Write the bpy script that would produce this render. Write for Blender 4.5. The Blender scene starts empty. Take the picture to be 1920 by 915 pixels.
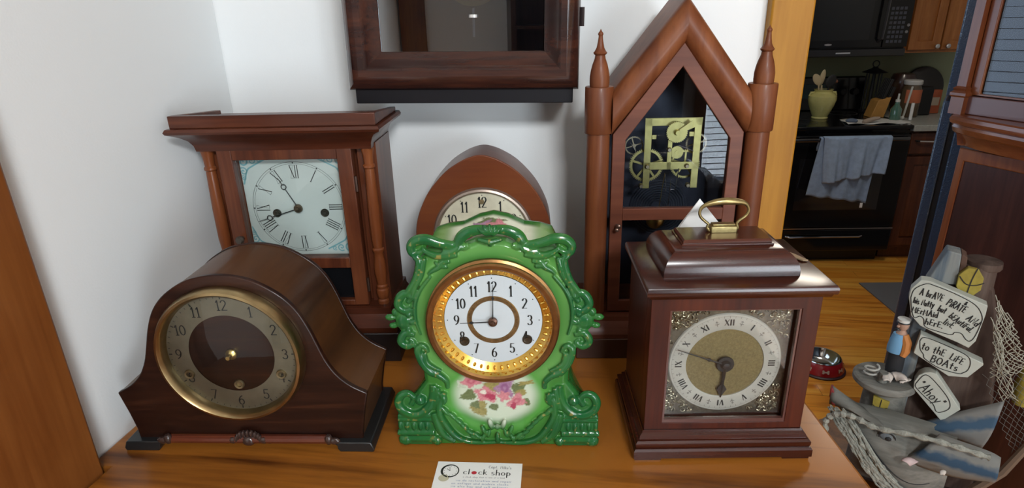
import bpy, math, random
import numpy as np
from mathutils import Vector, Matrix
random.seed(7); rng = np.random.RandomState(5)
SC = bpy.context.scene
COL = SC.collection
PI = math.pi
rad = math.radians
TZ = 1.08          # top of the sideboard
TH = rad(6.5)      # the house axes against the left wall

# ---------------------------------------------------------------- camera
cam_d = bpy.data.cameras.new('camera')
cam = bpy.data.objects.new('camera', cam_d); COL.objects.link(cam)
cam_d.sensor_width = 36.0; cam_d.lens = 1130.0 / 1920 * 36
cam_d.clip_start = 0.02
_r = Vector((0.98943733, 0.14295216, -0.02405114)); _dn = Vector((0.02892067, -0.35724168, -0.93356412)); _f = Vector((-0.14204708, 0.92300762, -0.35760253))
cam.matrix_world = Matrix(((_r.x, -_dn.x, -_f.x, 0), (_r.y, -_dn.y, -_f.y, 0), (_r.z, -_dn.z, -_f.z, 1.53), (0, 0, 0, 1)))
SC.camera = cam

# ---------------------------------------------------------------- view and world
SC.view_settings.view_transform = 'Standard'
SC.view_settings.look = 'None'
SC.view_settings.gamma = 1.0
SC.view_settings.use_curve_mapping = False
SC.view_settings.exposure = 0.22
SC.cycles.use_denoising = True
SC.cycles.max_bounces = 8; SC.cycles.diffuse_bounces = 4; SC.cycles.glossy_bounces = 4; SC.cycles.transparent_max_bounces = 12
SC.cycles.sample_clamp_indirect = 4.0
SC.cycles.caustics_reflective = False; SC.cycles.caustics_refractive = False
wd = bpy.data.worlds.new('daylight'); SC.world = wd; wd.use_nodes = True
wd.node_tree.nodes['Background'].inputs[0].default_value = (0.62, 0.78, 1.0, 1)
wd.node_tree.nodes['Background'].inputs[1].default_value = 1.2

def area(name, loc, target, size, energy, color=(1, 1, 1), size_y=None):
    l = bpy.data.lights.new(name, 'AREA'); l.energy = energy; l.color = color; l.size = size
    if size_y: l.shape = 'RECTANGLE'; l.size_y = size_y
    o = bpy.data.objects.new(name, l); COL.objects.link(o); o.location = loc
    o.rotation_euler = (Vector(target) - Vector(loc)).to_track_quat('-Z', 'Y').to_euler()
    return o
# daylight through the window in the wall behind the camera, and the two ceiling lamps
area('window_daylight', (1.85, -2.47, 1.15), (0.2, 0.6, 1.2), 0.86, 50, (0.86, 0.94, 1.0), 1.5)
area('side_window_daylight', (-0.42, 1.90, 1.50), (1.2, 2.2, 1.0), 0.85, 4.5, (0.66, 0.80, 1.0), 0.95)
area('ceiling_lamp_light', (0.60, -1.15, 2.38), (0.0, 0.6, 1.1), 0.40, 46, (0.95, 0.98, 1.0))
area('kitchen_lamp_light', (1.2, 2.5, 2.36), (1.2, 2.6, 0), 0.4, 9, (1.0, 0.90, 0.76))

# ---------------------------------------------------------------- materials
def new_mat(name):
    m = bpy.data.materials.new(name); m.use_nodes = True
    nt = m.node_tree; b = nt.nodes['Principled BSDF']
    return m, nt, b
def setp(b, rough=0.5, metal=0.0, spec=0.5, coat=0.0, coat_rough=0.1):
    b.inputs['Roughness'].default_value = rough; b.inputs['Metallic'].default_value = metal
    b.inputs['Specular IOR Level'].default_value = spec
    b.inputs['Coat Weight'].default_value = coat; b.inputs['Coat Roughness'].default_value = coat_rough
def N(nt, t, **kw):
    n = nt.nodes.new(t)
    for k, v in kw.items(): setattr(n, k, v)
    return n
def ramp(nt, stops):
    r = N(nt, 'ShaderNodeValToRGB'); e = r.color_ramp.elements
    e[0].position, e[0].color = stops[0][0], (*stops[0][1], 1)
    e[1].position, e[1].color = stops[-1][0], (*stops[-1][1], 1)
    for p, c in stops[1:-1]:
        x = e.new(p); x.color = (*c, 1)
    return r
def coords(nt, scale=(1, 1, 1), rot=(0, 0, 0)):
    tc = N(nt, 'ShaderNodeTexCoord'); mp = N(nt, 'ShaderNodeMapping')
    mp.inputs['Scale'].default_value = scale; mp.inputs['Rotation'].default_value = rot
    nt.links.new(tc.outputs['Object'], mp.inputs['Vector'])
    return mp.outputs['Vector']
def plain(name, col, rough=0.5, metal=0.0, spec=0.5, coat=0.0, var=0.0, vscale=30, bump=0.0, bscale=200):
    m, nt, b = new_mat(name); setp(b, rough, metal, spec, coat)
    v = coords(nt)
    if var:
        n = N(nt, 'ShaderNodeTexNoise'); n.inputs['Scale'].default_value = vscale; n.inputs['Detail'].default_value = 5
        nt.links.new(v, n.inputs['Vector'])
        r = ramp(nt, [(0.3, tuple(c * (1 - var) for c in col)), (0.7, tuple(min(1, c * (1 + var)) for c in col))])
        nt.links.new(n.outputs['Fac'], r.inputs['Fac']); nt.links.new(r.outputs['Color'], b.inputs['Base Color'])
    else:
        b.inputs['Base Color'].default_value = (*col, 1)
    if bump:
        n = N(nt, 'ShaderNodeTexNoise'); n.inputs['Scale'].default_value = bscale; n.inputs['Detail'].default_value = 3
        nt.links.new(v, n.inputs['Vector'])
        bp = N(nt, 'ShaderNodeBump'); bp.inputs['Strength'].default_value = bump; bp.inputs['Distance'].default_value = 0.002
        nt.links.new(n.outputs['Fac'], bp.inputs['Height']); nt.links.new(bp.outputs['Normal'], b.inputs['Normal'])
    return m
def wood(name, dark, mid, light, axis='X', s=60, rough=0.35, coat=0.3, fig=1.0, spec=0.3):
    m, nt, b = new_mat(name); setp(b, rough, 0, spec, coat, 0.15)
    k = {'X': (0.07, 1, 1), 'Y': (1, 0.07, 1), 'Z': (1, 1, 0.07)}[axis]
    v = coords(nt, k)
    n1 = N(nt, 'ShaderNodeTexNoise'); n1.inputs['Scale'].default_value = s; n1.inputs['Detail'].default_value = 8
    n1.inputs['Roughness'].default_value = 0.62; n1.inputs['Distortion'].default_value = 0.6
    n2 = N(nt, 'ShaderNodeTexNoise'); n2.inputs['Scale'].default_value = s * 7; n2.inputs['Detail'].default_value = 3
    n3 = N(nt, 'ShaderNodeTexNoise'); n3.inputs['Scale'].default_value = s * 0.25; n3.inputs['Detail'].default_value = 2
    for n in (n1, n2): nt.links.new(v, n.inputs['Vector'])
    nt.links.new(coords(nt), n3.inputs['Vector'])
    a = N(nt, 'ShaderNodeMath', operation='MULTIPLY_ADD'); a.inputs[1].default_value = 0.25; nt.links.new(n2.outputs['Fac'], a.inputs[0]); nt.links.new(n1.outputs['Fac'], a.inputs[2])
    c = N(nt, 'ShaderNodeMath', operation='MULTIPLY_ADD'); c.inputs[1].default_value = 0.25 * fig; nt.links.new(n3.outputs['Fac'], c.inputs[0]); nt.links.new(a.outputs[0], c.inputs[2])
    r = ramp(nt, [(0.50, dark), (0.74, mid), (0.98, light)])
    nt.links.new(c.outputs[0], r.inputs['Fac']); nt.links.new(r.outputs['Color'], b.inputs['Base Color'])
    return m
def planks(name, cols, w, length, rough=0.3, coat=0.4, axis='X', gs=14):
    m, nt, b = new_mat(name); setp(b, rough, 0, 0.5, coat, 0.12)
    v = coords(nt, (1, 1, 1), (0, 0, 0 if axis == 'X' else PI / 2))
    br = N(nt, 'ShaderNodeTexBrick'); br.inputs['Scale'].default_value = 1; br.inputs['Brick Width'].default_value = length
    br.inputs['Row Height'].default_value = w; br.inputs['Mortar Size'].default_value = 0.0012; br.inputs['Mortar'].default_value = (0.25, 0.25, 0.25, 1)
    br.inputs['Color1'].default_value = (0, 0, 0, 1); br.inputs['Color2'].default_value = (1, 1, 1, 1); br.offset = 0.37
    nt.links.new(v, br.inputs['Vector'])
    mp = N(nt, 'ShaderNodeMapping'); mp.inputs['Scale'].default_value = (0.1, 1, 1); nt.links.new(v, mp.inputs['Vector'])
    ad = N(nt, 'ShaderNodeMixRGB', blend_type='ADD'); ad.inputs['Fac'].default_value = 1.0
    nt.links.new(mp.outputs[0], ad.inputs[1]); nt.links.new(br.outputs['Color'], ad.inputs[2])
    n = N(nt, 'ShaderNodeTexNoise'); n.inputs['Scale'].default_value = gs; n.inputs['Detail'].default_value = 7; n.inputs['Distortion'].default_value = 1.2
    nt.links.new(ad.outputs[0], n.inputs['Vector'])
    mx = N(nt, 'ShaderNodeMath', operation='MULTIPLY_ADD'); mx.inputs[1].default_value = 0.22
    nt.links.new(br.outputs['Color'], mx.inputs[0]); nt.links.new(n.outputs['Fac'], mx.inputs[2])
    r = ramp(nt, [(0.36, cols[0]), (0.56, cols[1]), (0.84, cols[2])])
    nt.links.new(mx.outputs[0], r.inputs['Fac'])
    dk = N(nt, 'ShaderNodeMixRGB', blend_type='MULTIPLY'); dk.inputs['Fac'].default_value = 0.35
    nt.links.new(r.outputs['Color'], dk.inputs[1])
    inv = N(nt, 'ShaderNodeMath', operation='SUBTRACT'); inv.inputs[0].default_value = 1.0; nt.links.new(br.outputs['Fac'], inv.inputs[1])
    nt.links.new(inv.outputs[0], dk.inputs[2]); nt.links.new(dk.outputs[0], b.inputs['Base Color'])
    return m
def pane(name, tint=(1, 1, 1), refl=1.0, rough=0.0):
    m = bpy.data.materials.new(name); m.use_nodes = True; nt = m.node_tree; nt.nodes.clear()
    o = N(nt, 'ShaderNodeOutputMaterial'); mx = N(nt, 'ShaderNodeMixShader'); t = N(nt, 'ShaderNodeBsdfTransparent'); g = N(nt, 'ShaderNodeBsdfGlossy')
    t.inputs[0].default_value = (*tint, 1); g.inputs['Roughness'].default_value = rough
    f = N(nt, 'ShaderNodeFresnel'); f.inputs[0].default_value = 1.5
    k = N(nt, 'ShaderNodeMath', operation='MULTIPLY'); k.inputs[1].default_value = refl; k.use_clamp = True
    nt.links.new(f.outputs[0], k.inputs[0]); nt.links.new(k.outputs[0], mx.inputs[0]); nt.links.new(t.outputs[0], mx.inputs[1]); nt.links.new(g.outputs[0], mx.inputs[2])
    nt.links.new(mx.outputs[0], o.inputs[0])
    return m
def emit(name, col, s):
    m, nt, b = new_mat(name); b.inputs['Base Color'].default_value = (*col, 1)
    b.inputs['Emission Color'].default_value = (*col, 1); b.inputs['Emission Strength'].default_value = s
    return m
def painted(name, rough=0.25, coat=0.5, spec=0.5, metal=0.0):
    m, nt, b = new_mat(name); setp(b, rough, metal, spec, coat, 0.06)
    a = N(nt, 'ShaderNodeVertexColor'); a.layer_name = 'paint'
    nt.links.new(a.outputs['Color'], b.inputs['Base Color'])
    return m

# ---------------------------------------------------------------- mesh helpers
class MB:
    def __init__(s): s.v = []; s.f = []
    def add(s, vs, fs):
        o = len(s.v); s.v += [tuple(map(float, v)) for v in vs]; s.f += [tuple(i + o for i in f) for f in fs]; return s
    def box(s, x0, x1, y0, y1, z0, z1, M_=None):
        vs = [(x, y, z) for z in (z0, z1) for y in (y0, y1) for x in (x0, x1)]
        if M_ is not None: vs = [M_ @ Vector(v) for v in vs]
        return s.add(vs, [(0, 2, 3, 1), (4, 5, 7, 6), (0, 1, 5, 4), (2, 6, 7, 3), (0, 4, 6, 2), (1, 3, 7, 5)])
    def prism(s, pts, y0, y1, M_=None):
        n = len(pts)
        a = sum(pts[i][0] * pts[(i + 1) % n][1] - pts[(i + 1) % n][0] * pts[i][1] for i in range(n))
        if a < 0: pts = pts[::-1]
        vs = [(x, y0, z) for x, z in pts] + [(x, y1, z) for x, z in pts]
        if M_ is not None: vs = [M_ @ Vector(v) for v in vs]
        return s.add(vs, [tuple(range(n)), tuple(range(2 * n - 1, n - 1, -1))] + [(i, i + n, (i + 1) % n + n, (i + 1) % n) for i in range(n)])
    def plan(s, pts, z0, z1):                      # outline in x-y, extruded upward
        n = len(pts)
        a = sum(pts[i][0] * pts[(i + 1) % n][1] - pts[(i + 1) % n][0] * pts[i][1] for i in range(n))
        if a < 0: pts = pts[::-1]
        vs = [(x, y, z0) for x, y in pts] + [(x, y, z1) for x, y in pts]
        return s.add(vs, [tuple(range(n - 1, -1, -1)), tuple(range(n, 2 * n))] + [(i, (i + 1) % n, (i + 1) % n + n, i + n) for i in range(n)])
    def loft(s, loops, cap=True, closed=True):
        n = len(loops[0]); vs = [p for l in loops for p in l]; fs = []
        for k in range(len(loops) - 1):
            for i in range(n if closed else n - 1):
                j = (i + 1) % n; fs.append((k * n + i, k * n + j, (k + 1) * n + j, (k + 1) * n + i))
        if cap: fs += [tuple(range(n - 1, -1, -1)), tuple(range((len(loops) - 1) * n, len(loops) * n))]
        return s.add(vs, fs)
    def rings(s, levels):                          # levels of (x0, x1, y0, y1, z)
        return s.loft([[(a, c, z), (b, c, z), (b, d, z), (a, d, z)] for a, b, c, d, z in levels])
    def lathe(s, prof, c=(0, 0, 0), axis='Z', seg=32, a0=0, a1=2 * PI):
        full = abs(a1 - a0 - 2 * PI) < 1e-6; n = seg if full else seg + 1
        L = []
        for r, h in prof:
            l = []
            for i in range(n):
                a = a0 + (a1 - a0) * i / seg; r_ = max(r, 1e-5); u, w = r_ * math.cos(a), r_ * math.sin(a)
                p = {'Z': (u, w, h), 'Y': (u, h, -w), 'X': (h, u, w)}[axis]
                l.append((p[0] + c[0], p[1] + c[1], p[2] + c[2]))
            L.append(l)
        return s.loft(L, cap=True, closed=full)
    def disc(s, c, r, y, seg=48, ry=None):
        return s.add([(c[0] + r * math.cos(2 * PI * i / seg), y, c[1] + (ry or r) * math.sin(2 * PI * i / seg)) for i in range(seg)], [tuple(range(seg))])
    def ringdisc(s, c, r0, r1, y, seg=64):
        vs = []
        for r in (r0, r1): vs += [(c[0] + r * math.cos(2 * PI * i / seg), y, c[1] + r * math.sin(2 * PI * i / seg)) for i in range(seg)]
        return s.add(vs, [(i, (i + 1) % seg, (i + 1) % seg + seg, i + seg) for i in range(seg)])
    def sphere(s, c, r, seg=12, sc=(1, 1, 1), M_=None):
        vs, fs = [], []
        for j in range(seg // 2 + 1):
            t = PI * j / (seg // 2)
            for i in range(seg):
                a = 2 * PI * i / seg; p = Vector((r * sc[0] * math.sin(t) * math.cos(a), r * sc[1] * math.sin(t) * math.sin(a), r * sc[2] * math.cos(t)))
                if M_ is not None: p = M_ @ p
                vs.append((p[0] + c[0], p[1] + c[1], p[2] + c[2]))
        for j in range(seg // 2):
            for i in range(seg):
                k = (i + 1) % seg; fs.append((j * seg + i, (j + 1) * seg + i, (j + 1) * seg + k, j * seg + k))
        return s.add(vs, fs)
    def tube(s, pts, r, seg=8, closed=False, flat=1.0):
        P = [Vector(p) for p in pts]; n = len(P)
        rr = r if hasattr(r, '__len__') else [r] * n
        L = []; up = None
        for i in range(n):
            a = P[(i - 1) % n] if (closed or i > 0) else P[i]; b = P[(i + 1) % n] if (closed or i < n - 1) else P[i]
            t = (b - a)
            if t.length < 1e-9: t = Vector((0, 0, 1))
            t.normalize()
            if up is None: up = Vector((0, 1, 0)) if abs(t.y) < 0.9 else Vector((1, 0, 0))
            x = up - t * up.dot(t)
            if x.length < 1e-6: x = Vector((1, 0, 0)) - t * t.x
            x.normalize(); y = t.cross(x); up = x
            L.append([tuple(P[i] + x * (rr[i] * flat * math.cos(2 * PI * k / seg)) + y * (rr[i] * math.sin(2 * PI * k / seg))) for k in range(seg)])
        if closed: L.append(L[0]); return s.loft(L, cap=False)
        return s.loft(L)
    def sheet(s, grid):                            # grid of points, open surface
        n = len(grid[0]); vs = [p for row in grid for p in row]; fs = []
        for k in range(len(grid) - 1):
            for i in range(n - 1): fs.append((k * n + i, k * n + i + 1, (k + 1) * n + i + 1, (k + 1) * n + i))
        return s.add(vs, fs)
    def frame(s, outer, inner, y0, y1):            # two outlines of the same count in x-z
        n = len(outer)
        O0 = [(x, y0, z) for x, z in outer]; I0 = [(x, y0, z) for x, z in inner]; O1 = [(x, y1, z) for x, z in outer]; I1 = [(x, y1, z) for x, z in inner]
        fs = []
        for i in range(n):
            j = (i + 1) % n
            fs += [(i, j, n + j, n + i), (2 * n + j, 2 * n + i, 3 * n + i, 3 * n + j), (j, i, 2 * n + i, 2 * n + j), (n + i, n + j, 3 * n + j, 3 * n + i)]
        return s.add(O0 + I0 + O1 + I1, fs)
    def xf(s, M_):
        s.v = [tuple(M_ @ Vector(v)) for v in s.v]; return s
    def build(s, name, mat, parent=None, bevel=0, label=None, smooth=35, solid=0, sub=0, seg=2):
        me = bpy.data.meshes.new(name); me.from_pydata(s.v, [], s.f); me.validate()
        import bmesh
        bm = bmesh.new(); bm.from_mesh(me); bmesh.ops.remove_doubles(bm, verts=bm.verts, dist=1e-6)
        bmesh.ops.recalc_face_normals(bm, faces=bm.faces); bm.to_mesh(me); bm.free()
        me.materials.append(mat)
        if smooth:
            for p in me.polygons: p.use_smooth = True
            me.set_sharp_from_angle(angle=rad(smooth))
        o = bpy.data.objects.new(name, me); COL.objects.link(o)
        if parent is not None: o.parent = parent
        if solid: md = o.modifiers.new('t', 'SOLIDIFY'); md.thickness = solid; md.offset = 0
        if bevel: md = o.modifiers.new('b', 'BEVEL'); md.width = bevel; md.segments = seg; md.limit_method = 'ANGLE'; md.angle_limit = rad(40)
        if sub: md = o.modifiers.new('s', 'SUBSURF'); md.levels = sub; md.render_levels = sub
        if label: o['label'] = label
        return o
def thing(name, label, cat, loc=(0, 0, 0), rz=0.0, group=None, rot=None):
    o = bpy.data.objects.new(name, None); COL.objects.link(o); o.empty_display_size = 0.05
    o.location = loc; o.rotation_euler = rot or (0, 0, rz)
    o['label'] = label; o['category'] = cat
    if group: o['group'] = group
    return o
def tag(o, label, cat, group=None, kind=None):
    o['label'] = label; o['category'] = cat
    if group: o['group'] = group
    if kind: o['kind'] = kind
    return o
def struct(o): o['kind'] = 'structure'; return o
def cr(pts, n=6, closed=False):                    # smooth curve through points
    P = [np.array(p, float) for p in pts]; out = []
    m = len(P); rngk = range(m if closed else m - 1)
    for i in rngk:
        p0 = P[(i - 1) % m] if (closed or i > 0) else P[i]; p1 = P[i]; p2 = P[(i + 1) % m]
        p3 = P[(i + 2) % m] if (closed or i + 2 < m) else P[(i + 1) % m]
        for k in range(n):
            t = k / n
            out.append(tuple(0.5 * (2 * p1 + (p2 - p0) * t + (2 * p0 - 5 * p1 + 4 * p2 - p3) * t * t + (3 * p1 - p0 - 3 * p2 + p3) * t ** 3)))
    if not closed: out.append(tuple(P[-1]))
    return out
def circ(cx, cz, r, n=24, a0=0, rz=None): return [(cx + r * math.cos(a0 + 2 * PI * i / n), cz + (rz or r) * math.sin(a0 + 2 * PI * i / n)) for i in range(n)]

# ---------------------------------------------------------------- pen strokes: numerals and letters drawn as inked ribbons
def arc(cx, cy, rx, ry, a0, a1, n=14):
    return [(cx + rx * math.cos(rad(a0 + (a1 - a0) * i / n)), cy + ry * math.sin(rad(a0 + (a1 - a0) * i / n))) for i in range(n + 1)]
G = {}
G['0'] = (.56, [arc(.28, .5, .25, .48, 90, 450)]); G['1'] = (.4, [[(.08, .8), (.22, .98)], [(.22, .98), (.22, 0)], [(.08, 0), (.36, 0)]])
G['2'] = (.58, [arc(.27, .74, .23, .25, 165, -40) + [(.04, .02)], [(.04, .02), (.54, .02)]]); G['3'] = (.56, [arc(.26, .74, .21, .24, 150, -90), arc(.26, .26, .25, .25, 90, -150)])
G['4'] = (.6, [[(.42, 0), (.42, .98)], [(.42, .98), (.03, .3), (.56, .3)]]); G['5'] = (.56, [[(.5, .97), (.12, .97), (.1, .56)], arc(.26, .31, .26, .3, 130, -150)])
G['6'] = (.58, [arc(.29, .3, .24, .29, 0, 360), arc(.6, .33, .55, .66, 180, 108)]); G['7'] = (.54, [[(.04, .96), (.52, .96), (.2, 0)]])
G['8'] = (.56, [arc(.28, .74, .19, .23, 90, 450), arc(.28, .26, .25, .26, 90, 450)]); G['9'] = (.58, [arc(.29, .68, .24, .29, 0, 360), arc(-.02, .65, .55, .64, 0, -72)])
G['a'] = (.5, [arc(.22, .26, .2, .26, 20, 360), [(.42, .52), (.42, 0)]]); G['b'] = (.5, [[(.06, 1), (.06, 0)], arc(.25, .25, .2, .25, 160, -160)])
G['c'] = (.46, [arc(.26, .27, .22, .27, 45, 315)]); G['d'] = (.5, [arc(.22, .26, .2, .26, 0, 360), [(.44, 1), (.44, 0)]]); G['e'] = (.48, [[(.05, .28), (.42, .3)] + arc(.24, .27, .2, .27, 10, 310)])
G['h'] = (.5, [[(.06, 1), (.06, 0)], [(.06, .35)] + arc(.25, .33, .17, .2, 150, 0) + [(.43, 0)]]); G['i'] = (.2, [[(.1, .55), (.1, 0)], [(.1, .74), (.11, .8)]]); G['k'] = (.48, [[(.06, 1), (.06, 0)], [(.4, .58), (.08, .25)], [(.15, .33), (.44, 0)]])
G['l'] = (.2, [[(.1, 1), (.1, 0)]]); G['m'] = (.7, [[(.06, .55), (.06, 0)], arc(.2, .36, .13, .18, 160, 0) + [(.33, 0)], arc(.47, .36, .13, .18, 160, 0) + [(.6, 0)]])
G['n'] = (.5, [[(.06, .55), (.06, 0)], [(.06, .35)] + arc(.24, .35, .17, .19, 150, 0) + [(.41, 0)]]); G['o'] = (.5, [arc(.25, .26, .21, .27, 90, 450)]); G['p'] = (.5, [[(.07, .52), (.07, -.38)], arc(.25, .26, .2, .26, 160, -160)])
G['r'] = (.38, [[(.08, .55), (.08, 0)], arc(.26, .32, .18, .2, 180, 60)]); G['s'] = (.42, [arc(.22, .4, .15, .14, 50, 230) + arc(.2, .14, .16, .14, 60, -140)]); G['t'] = (.42, [[(.2, .9), (.2, .05), (.32, 0)], [(.02, .55), (.38, .58)]])
G['u'] = (.5, [[(.06, .52), (.06, .2)] + arc(.22, .2, .16, .2, 180, 350), [(.42, .52), (.42, 0)]]); G['v'] = (.46, [[(.02, .55), (.22, 0), (.44, .56)]]); G['y'] = (.46, [[(.02, .52), (.22, .05)], [(.44, .56), (.1, -.36)]]); G['x'] = (.46, [[(.02, .55), (.42, 0)], [(.42, .55), (.02, 0)]])
G['f'] = (.36, [[(.16, 0), (.16, .8)] + arc(.28, .8, .12, .18, 180, 60), [(.02, .52), (.32, .52)]]); G['w'] = (.7, [[(.02, .55), (.18, 0), (.34, .5), (.5, 0), (.66, .56)]]); G['q'] = (.5, [arc(.22, .26, .2, .26, 0, 360), [(.44, .52), (.44, -.38)]]); G['g'] = (.5, [arc(.22, .26, .2, .26, 0, 360), [(.44, .52), (.44, -.1)] + arc(.24, -.12, .2, .22, 0, -150)])
G['A'] = (.66, [[(.02, 0), (.34, 1)], [(.3, 1), (.6, 0)], [(.12, .35), (.52, .38)]]); G['B'] = (.56, [[(.07, 1), (.07, 0)], [(.07, .98)] + arc(.24, .75, .2, .22, 80, -90) + [(.1, .52)], [(.1, .52)] + arc(.26, .26, .25, .26, 80, -90) + [(.07, 0)]])
G['E'] = (.5, [[(.46, .97), (.08, .98), (.07, .02), (.46, .03)], [(.08, .5), (.4, .52)]]); G['F'] = (.5, [[(.48, .97), (.08, .98), (.07, 0)], [(.08, .5), (.4, .52)]]); G['L'] = (.48, [[(.08, 1), (.06, .03), (.46, .02)]])
G['M'] = (.76, [[(.05, 0), (.1, .98), (.37, .3), (.64, 1), (.7, 0)]]); G['N'] = (.62, [[(.06, 0), (.08, .98), (.52, .03), (.56, 1)]]); G['O'] = (.64, [arc(.31, .48, .28, .48, 90, 450)]); G['P'] = (.54, [[(.08, 1), (.06, 0)], arc(.26, .74, .24, .25, 110, -120)])
G['R'] = (.58, [[(.08, 1), (.06, 0)], arc(.26, .74, .24, .25, 110, -120), [(.18, .5), (.54, 0)]]); G['S'] = (.5, [arc(.25, .74, .2, .24, 40, 250) + arc(.24, .25, .22, .25, 70, -150)]); G['V'] = (.6, [[(.02, 1), (.28, 0), (.56, 1)]]); G['T'] = (.56, [[(.02, .98), (.54, .98)], [(.28, .98), (.28, 0)]]); G['U'] = (.58, [[(.06, 1), (.06, .25)] + arc(.29, .25, .23, .25, 180, 360) + [(.52, 1)]]); G['C'] = (.6, [arc(.32, .5, .28, .5, 50, 310)])
G['&'] = (.6, [[(.56, .1), (.2, .7)] + arc(.3, .8, .12, .16, 190, -20) + [(.1, .3)] + arc(.26, .18, .18, .18, 150, 360)]); G['.'] = (.2, [[(.08, 0), (.1, .05)]]); G["'"] = (.16, [[(.08, 1), (.06, .78)]]); G['"'] = (.3, [[(.08, 1), (.06, .8)], [(.2, 1), (.18, .8)]]); G[' '] = (.36, [])
def ribbon(mb, pts, y, wt, wk, M2=None):
    """a flat inked stroke in the x-z plane: wt wide where it runs sideways, wk where it runs up and down"""
    P = [np.array(p, float) for p in pts]; n = len(P)
    if n < 2: return
    a, b = [], []
    for i in range(n):
        d = P[min(i + 1, n - 1)] - P[max(i - 1, 0)]; L = np.hypot(*d) or 1; d = d / L
        w = (wt + (wk - wt) * abs(d[1]) ** 1.5) / 2; nn = np.array([-d[1], d[0]])
        e = d * (w * 0.6) * (-1 if i == 0 else 1 if i == n - 1 else 0)
        a.append(P[i] + nn * w + e); b.append(P[i] - nn * w + e)
    vs = [(p[0], y, p[1]) for p in a] + [(p[0], y, p[1]) for p in b]
    mb.add(vs, [(i, i + 1, n + i + 1, n + i) for i in range(n - 1)])
def text_w(t, h, sx=1.0, gap=0.06): return sum(G[c][0] + gap for c in t) * h * sx - gap * h * sx
def write(mb, t, x, z, h, y, wt, wk, ang=0.0, sx=1.0, gap=0.06, center=True, jig=0.0, bow=0.0):
    W = text_w(t, h, sx, gap); ox = -W / 2 if center else 0.0; oz = -h / 2 if center else 0.0
    ca, sa = math.cos(ang), math.sin(ang)
    for c in t:
        gw, st = G[c]; jz = random.uniform(-jig, jig) * h; k = 1 + random.uniform(-jig, jig)
        for s_ in st:
            q = [(ox + px * h * sx * k, oz + pz * h * k + jz) for px, pz in s_]
            ribbon(mb, [(x + u * ca - w * sa, z + u * sa + w * ca) for u, w in q], y, wt, wk)
        ox += (gw + gap) * h * sx
ROM = {1: 'I', 2: 'II', 3: 'III', 4: 'IIII', 5: 'V', 6: 'VI', 7: 'VII', 8: 'VIII', 9: 'IX', 10: 'X', 11: 'XI', 12: 'XII'}
def roman(mb, k, cx, cz, r0, r1, y, thick, thin, ser=None, pitch=None):
    """a radial Roman numeral between radii r0 and r1"""
    a = rad(90 - 30 * k); h = r1 - r0; pitch = pitch or thick * 2.3
    er = np.array([math.cos(a), math.sin(a)]); et = np.array([math.sin(a), -math.cos(a)])
    wid = {'I': pitch, 'V': pitch * 2.0, 'X': pitch * 2.1}; s_ = ROM[k]; W = sum(wid[c] for c in s_); u = -W / 2
    def seg(p, q, w):
        p = np.array([cx, cz]) + er * (r0 + p[1] * h) + et * p[0]; q = np.array([cx, cz]) + er * (r0 + q[1] * h) + et * q[0]
        d = (q - p) / np.hypot(*(q - p)); n_ = np.array([-d[1], d[0]]) * w / 2
        mb.add([(p + n_)[0:1].tolist() + [y] + (p + n_)[1:2].tolist(), (q + n_)[0:1].tolist() + [y] + (q + n_)[1:2].tolist(),
                (q - n_)[0:1].tolist() + [y] + (q - n_)[1:2].tolist(), (p - n_)[0:1].tolist() + [y] + (p - n_)[1:2].tolist()], [(0, 1, 2, 3)])
    for c in s_:
        w = wid[c]; m = u + w / 2
        if c == 'I': seg((m, 0), (m, 1), thick)
        if c == 'V': seg((u + w * .15, 1), (m, 0), thick); seg((u + w * .85, 1), (m, 0), thin)
        if c == 'X': seg((u + w * .12, 1), (u + w * .88, 0), thick); seg((u + w * .88, 1), (u + w * .12, 0), thin)
        if ser: seg((u + w * .1, 0), (u + w * .9, 0), ser); seg((u + w * .1, 1), (u + w * .9, 1), ser)
        u += w

# ---------------------------------------------------------------- shared materials
M = {}
M['wall'] = plain('wall_paint', (0.80, 0.82, 0.82), 0.75, bump=0.05, bscale=400)
M['ceil'] = plain('ceiling_paint', (0.82, 0.82, 0.80), 0.8)
M['kwall'] = plain('kitchen_paint', (0.24, 0.24, 0.13), 0.7)
M['floor'] = planks('floor_planks', [(0.34, 0.095, 0.010), (0.74, 0.27, 0.030), (0.92, 0.46, 0.075)], 0.085, 0.95, 0.28, 0.4)
M['top'] = wood('table_pine', (0.018, 0.0045, 0.0015), (0.085, 0.024, 0.004), (0.32, 0.112, 0.016), 'X', 20, 0.30, 0.12, 2.8)
M['topdark'] = wood('table_body', (0.10, 0.03, 0.01), (0.2, 0.07, 0.02), (0.3, 0.12, 0.03), 'Z', 26, 0.4, 0.3)
M['trim'] = wood('trim_oak', (0.085, 0.023, 0.005), (0.16, 0.047, 0.009), (0.23, 0.078, 0.017), 'Z', 22, 0.42, 0.2, 1.8)
M['casing'] = wood('casing_oak', (0.28, 0.115, 0.007), (0.35, 0.152, 0.010), (0.42, 0.195, 0.018), 'Z', 30, 0.5, 0.0)
M['black'] = plain('black_enamel', (0.005, 0.005, 0.006), 0.14, spec=0.3, coat=0.15)
M['blackmat'] = plain('black_matte', (0.010, 0.010, 0.011), 0.6)
M['void'] = plain('dark_interior', (0.012, 0.013, 0.018), 0.8)
M['ink'] = plain('black_ink', (0.012, 0.014, 0.014), 0.5)
M['brass'] = plain('brass', (0.62, 0.46, 0.16), 0.3, 1.0, var=0.15, vscale=90)
M['brassdull'] = plain('dull_brass', (0.36, 0.29, 0.17), 0.42, 0.9, var=0.2, vscale=120)
M['antbrass'] = plain('antique_brass', (0.30, 0.23, 0.10), 0.33, 0.9, var=0.25, vscale=150)
M['copper'] = plain('copper_brass', (0.27, 0.135, 0.05), 0.32, 0.9, var=0.15, vscale=120)
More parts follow.
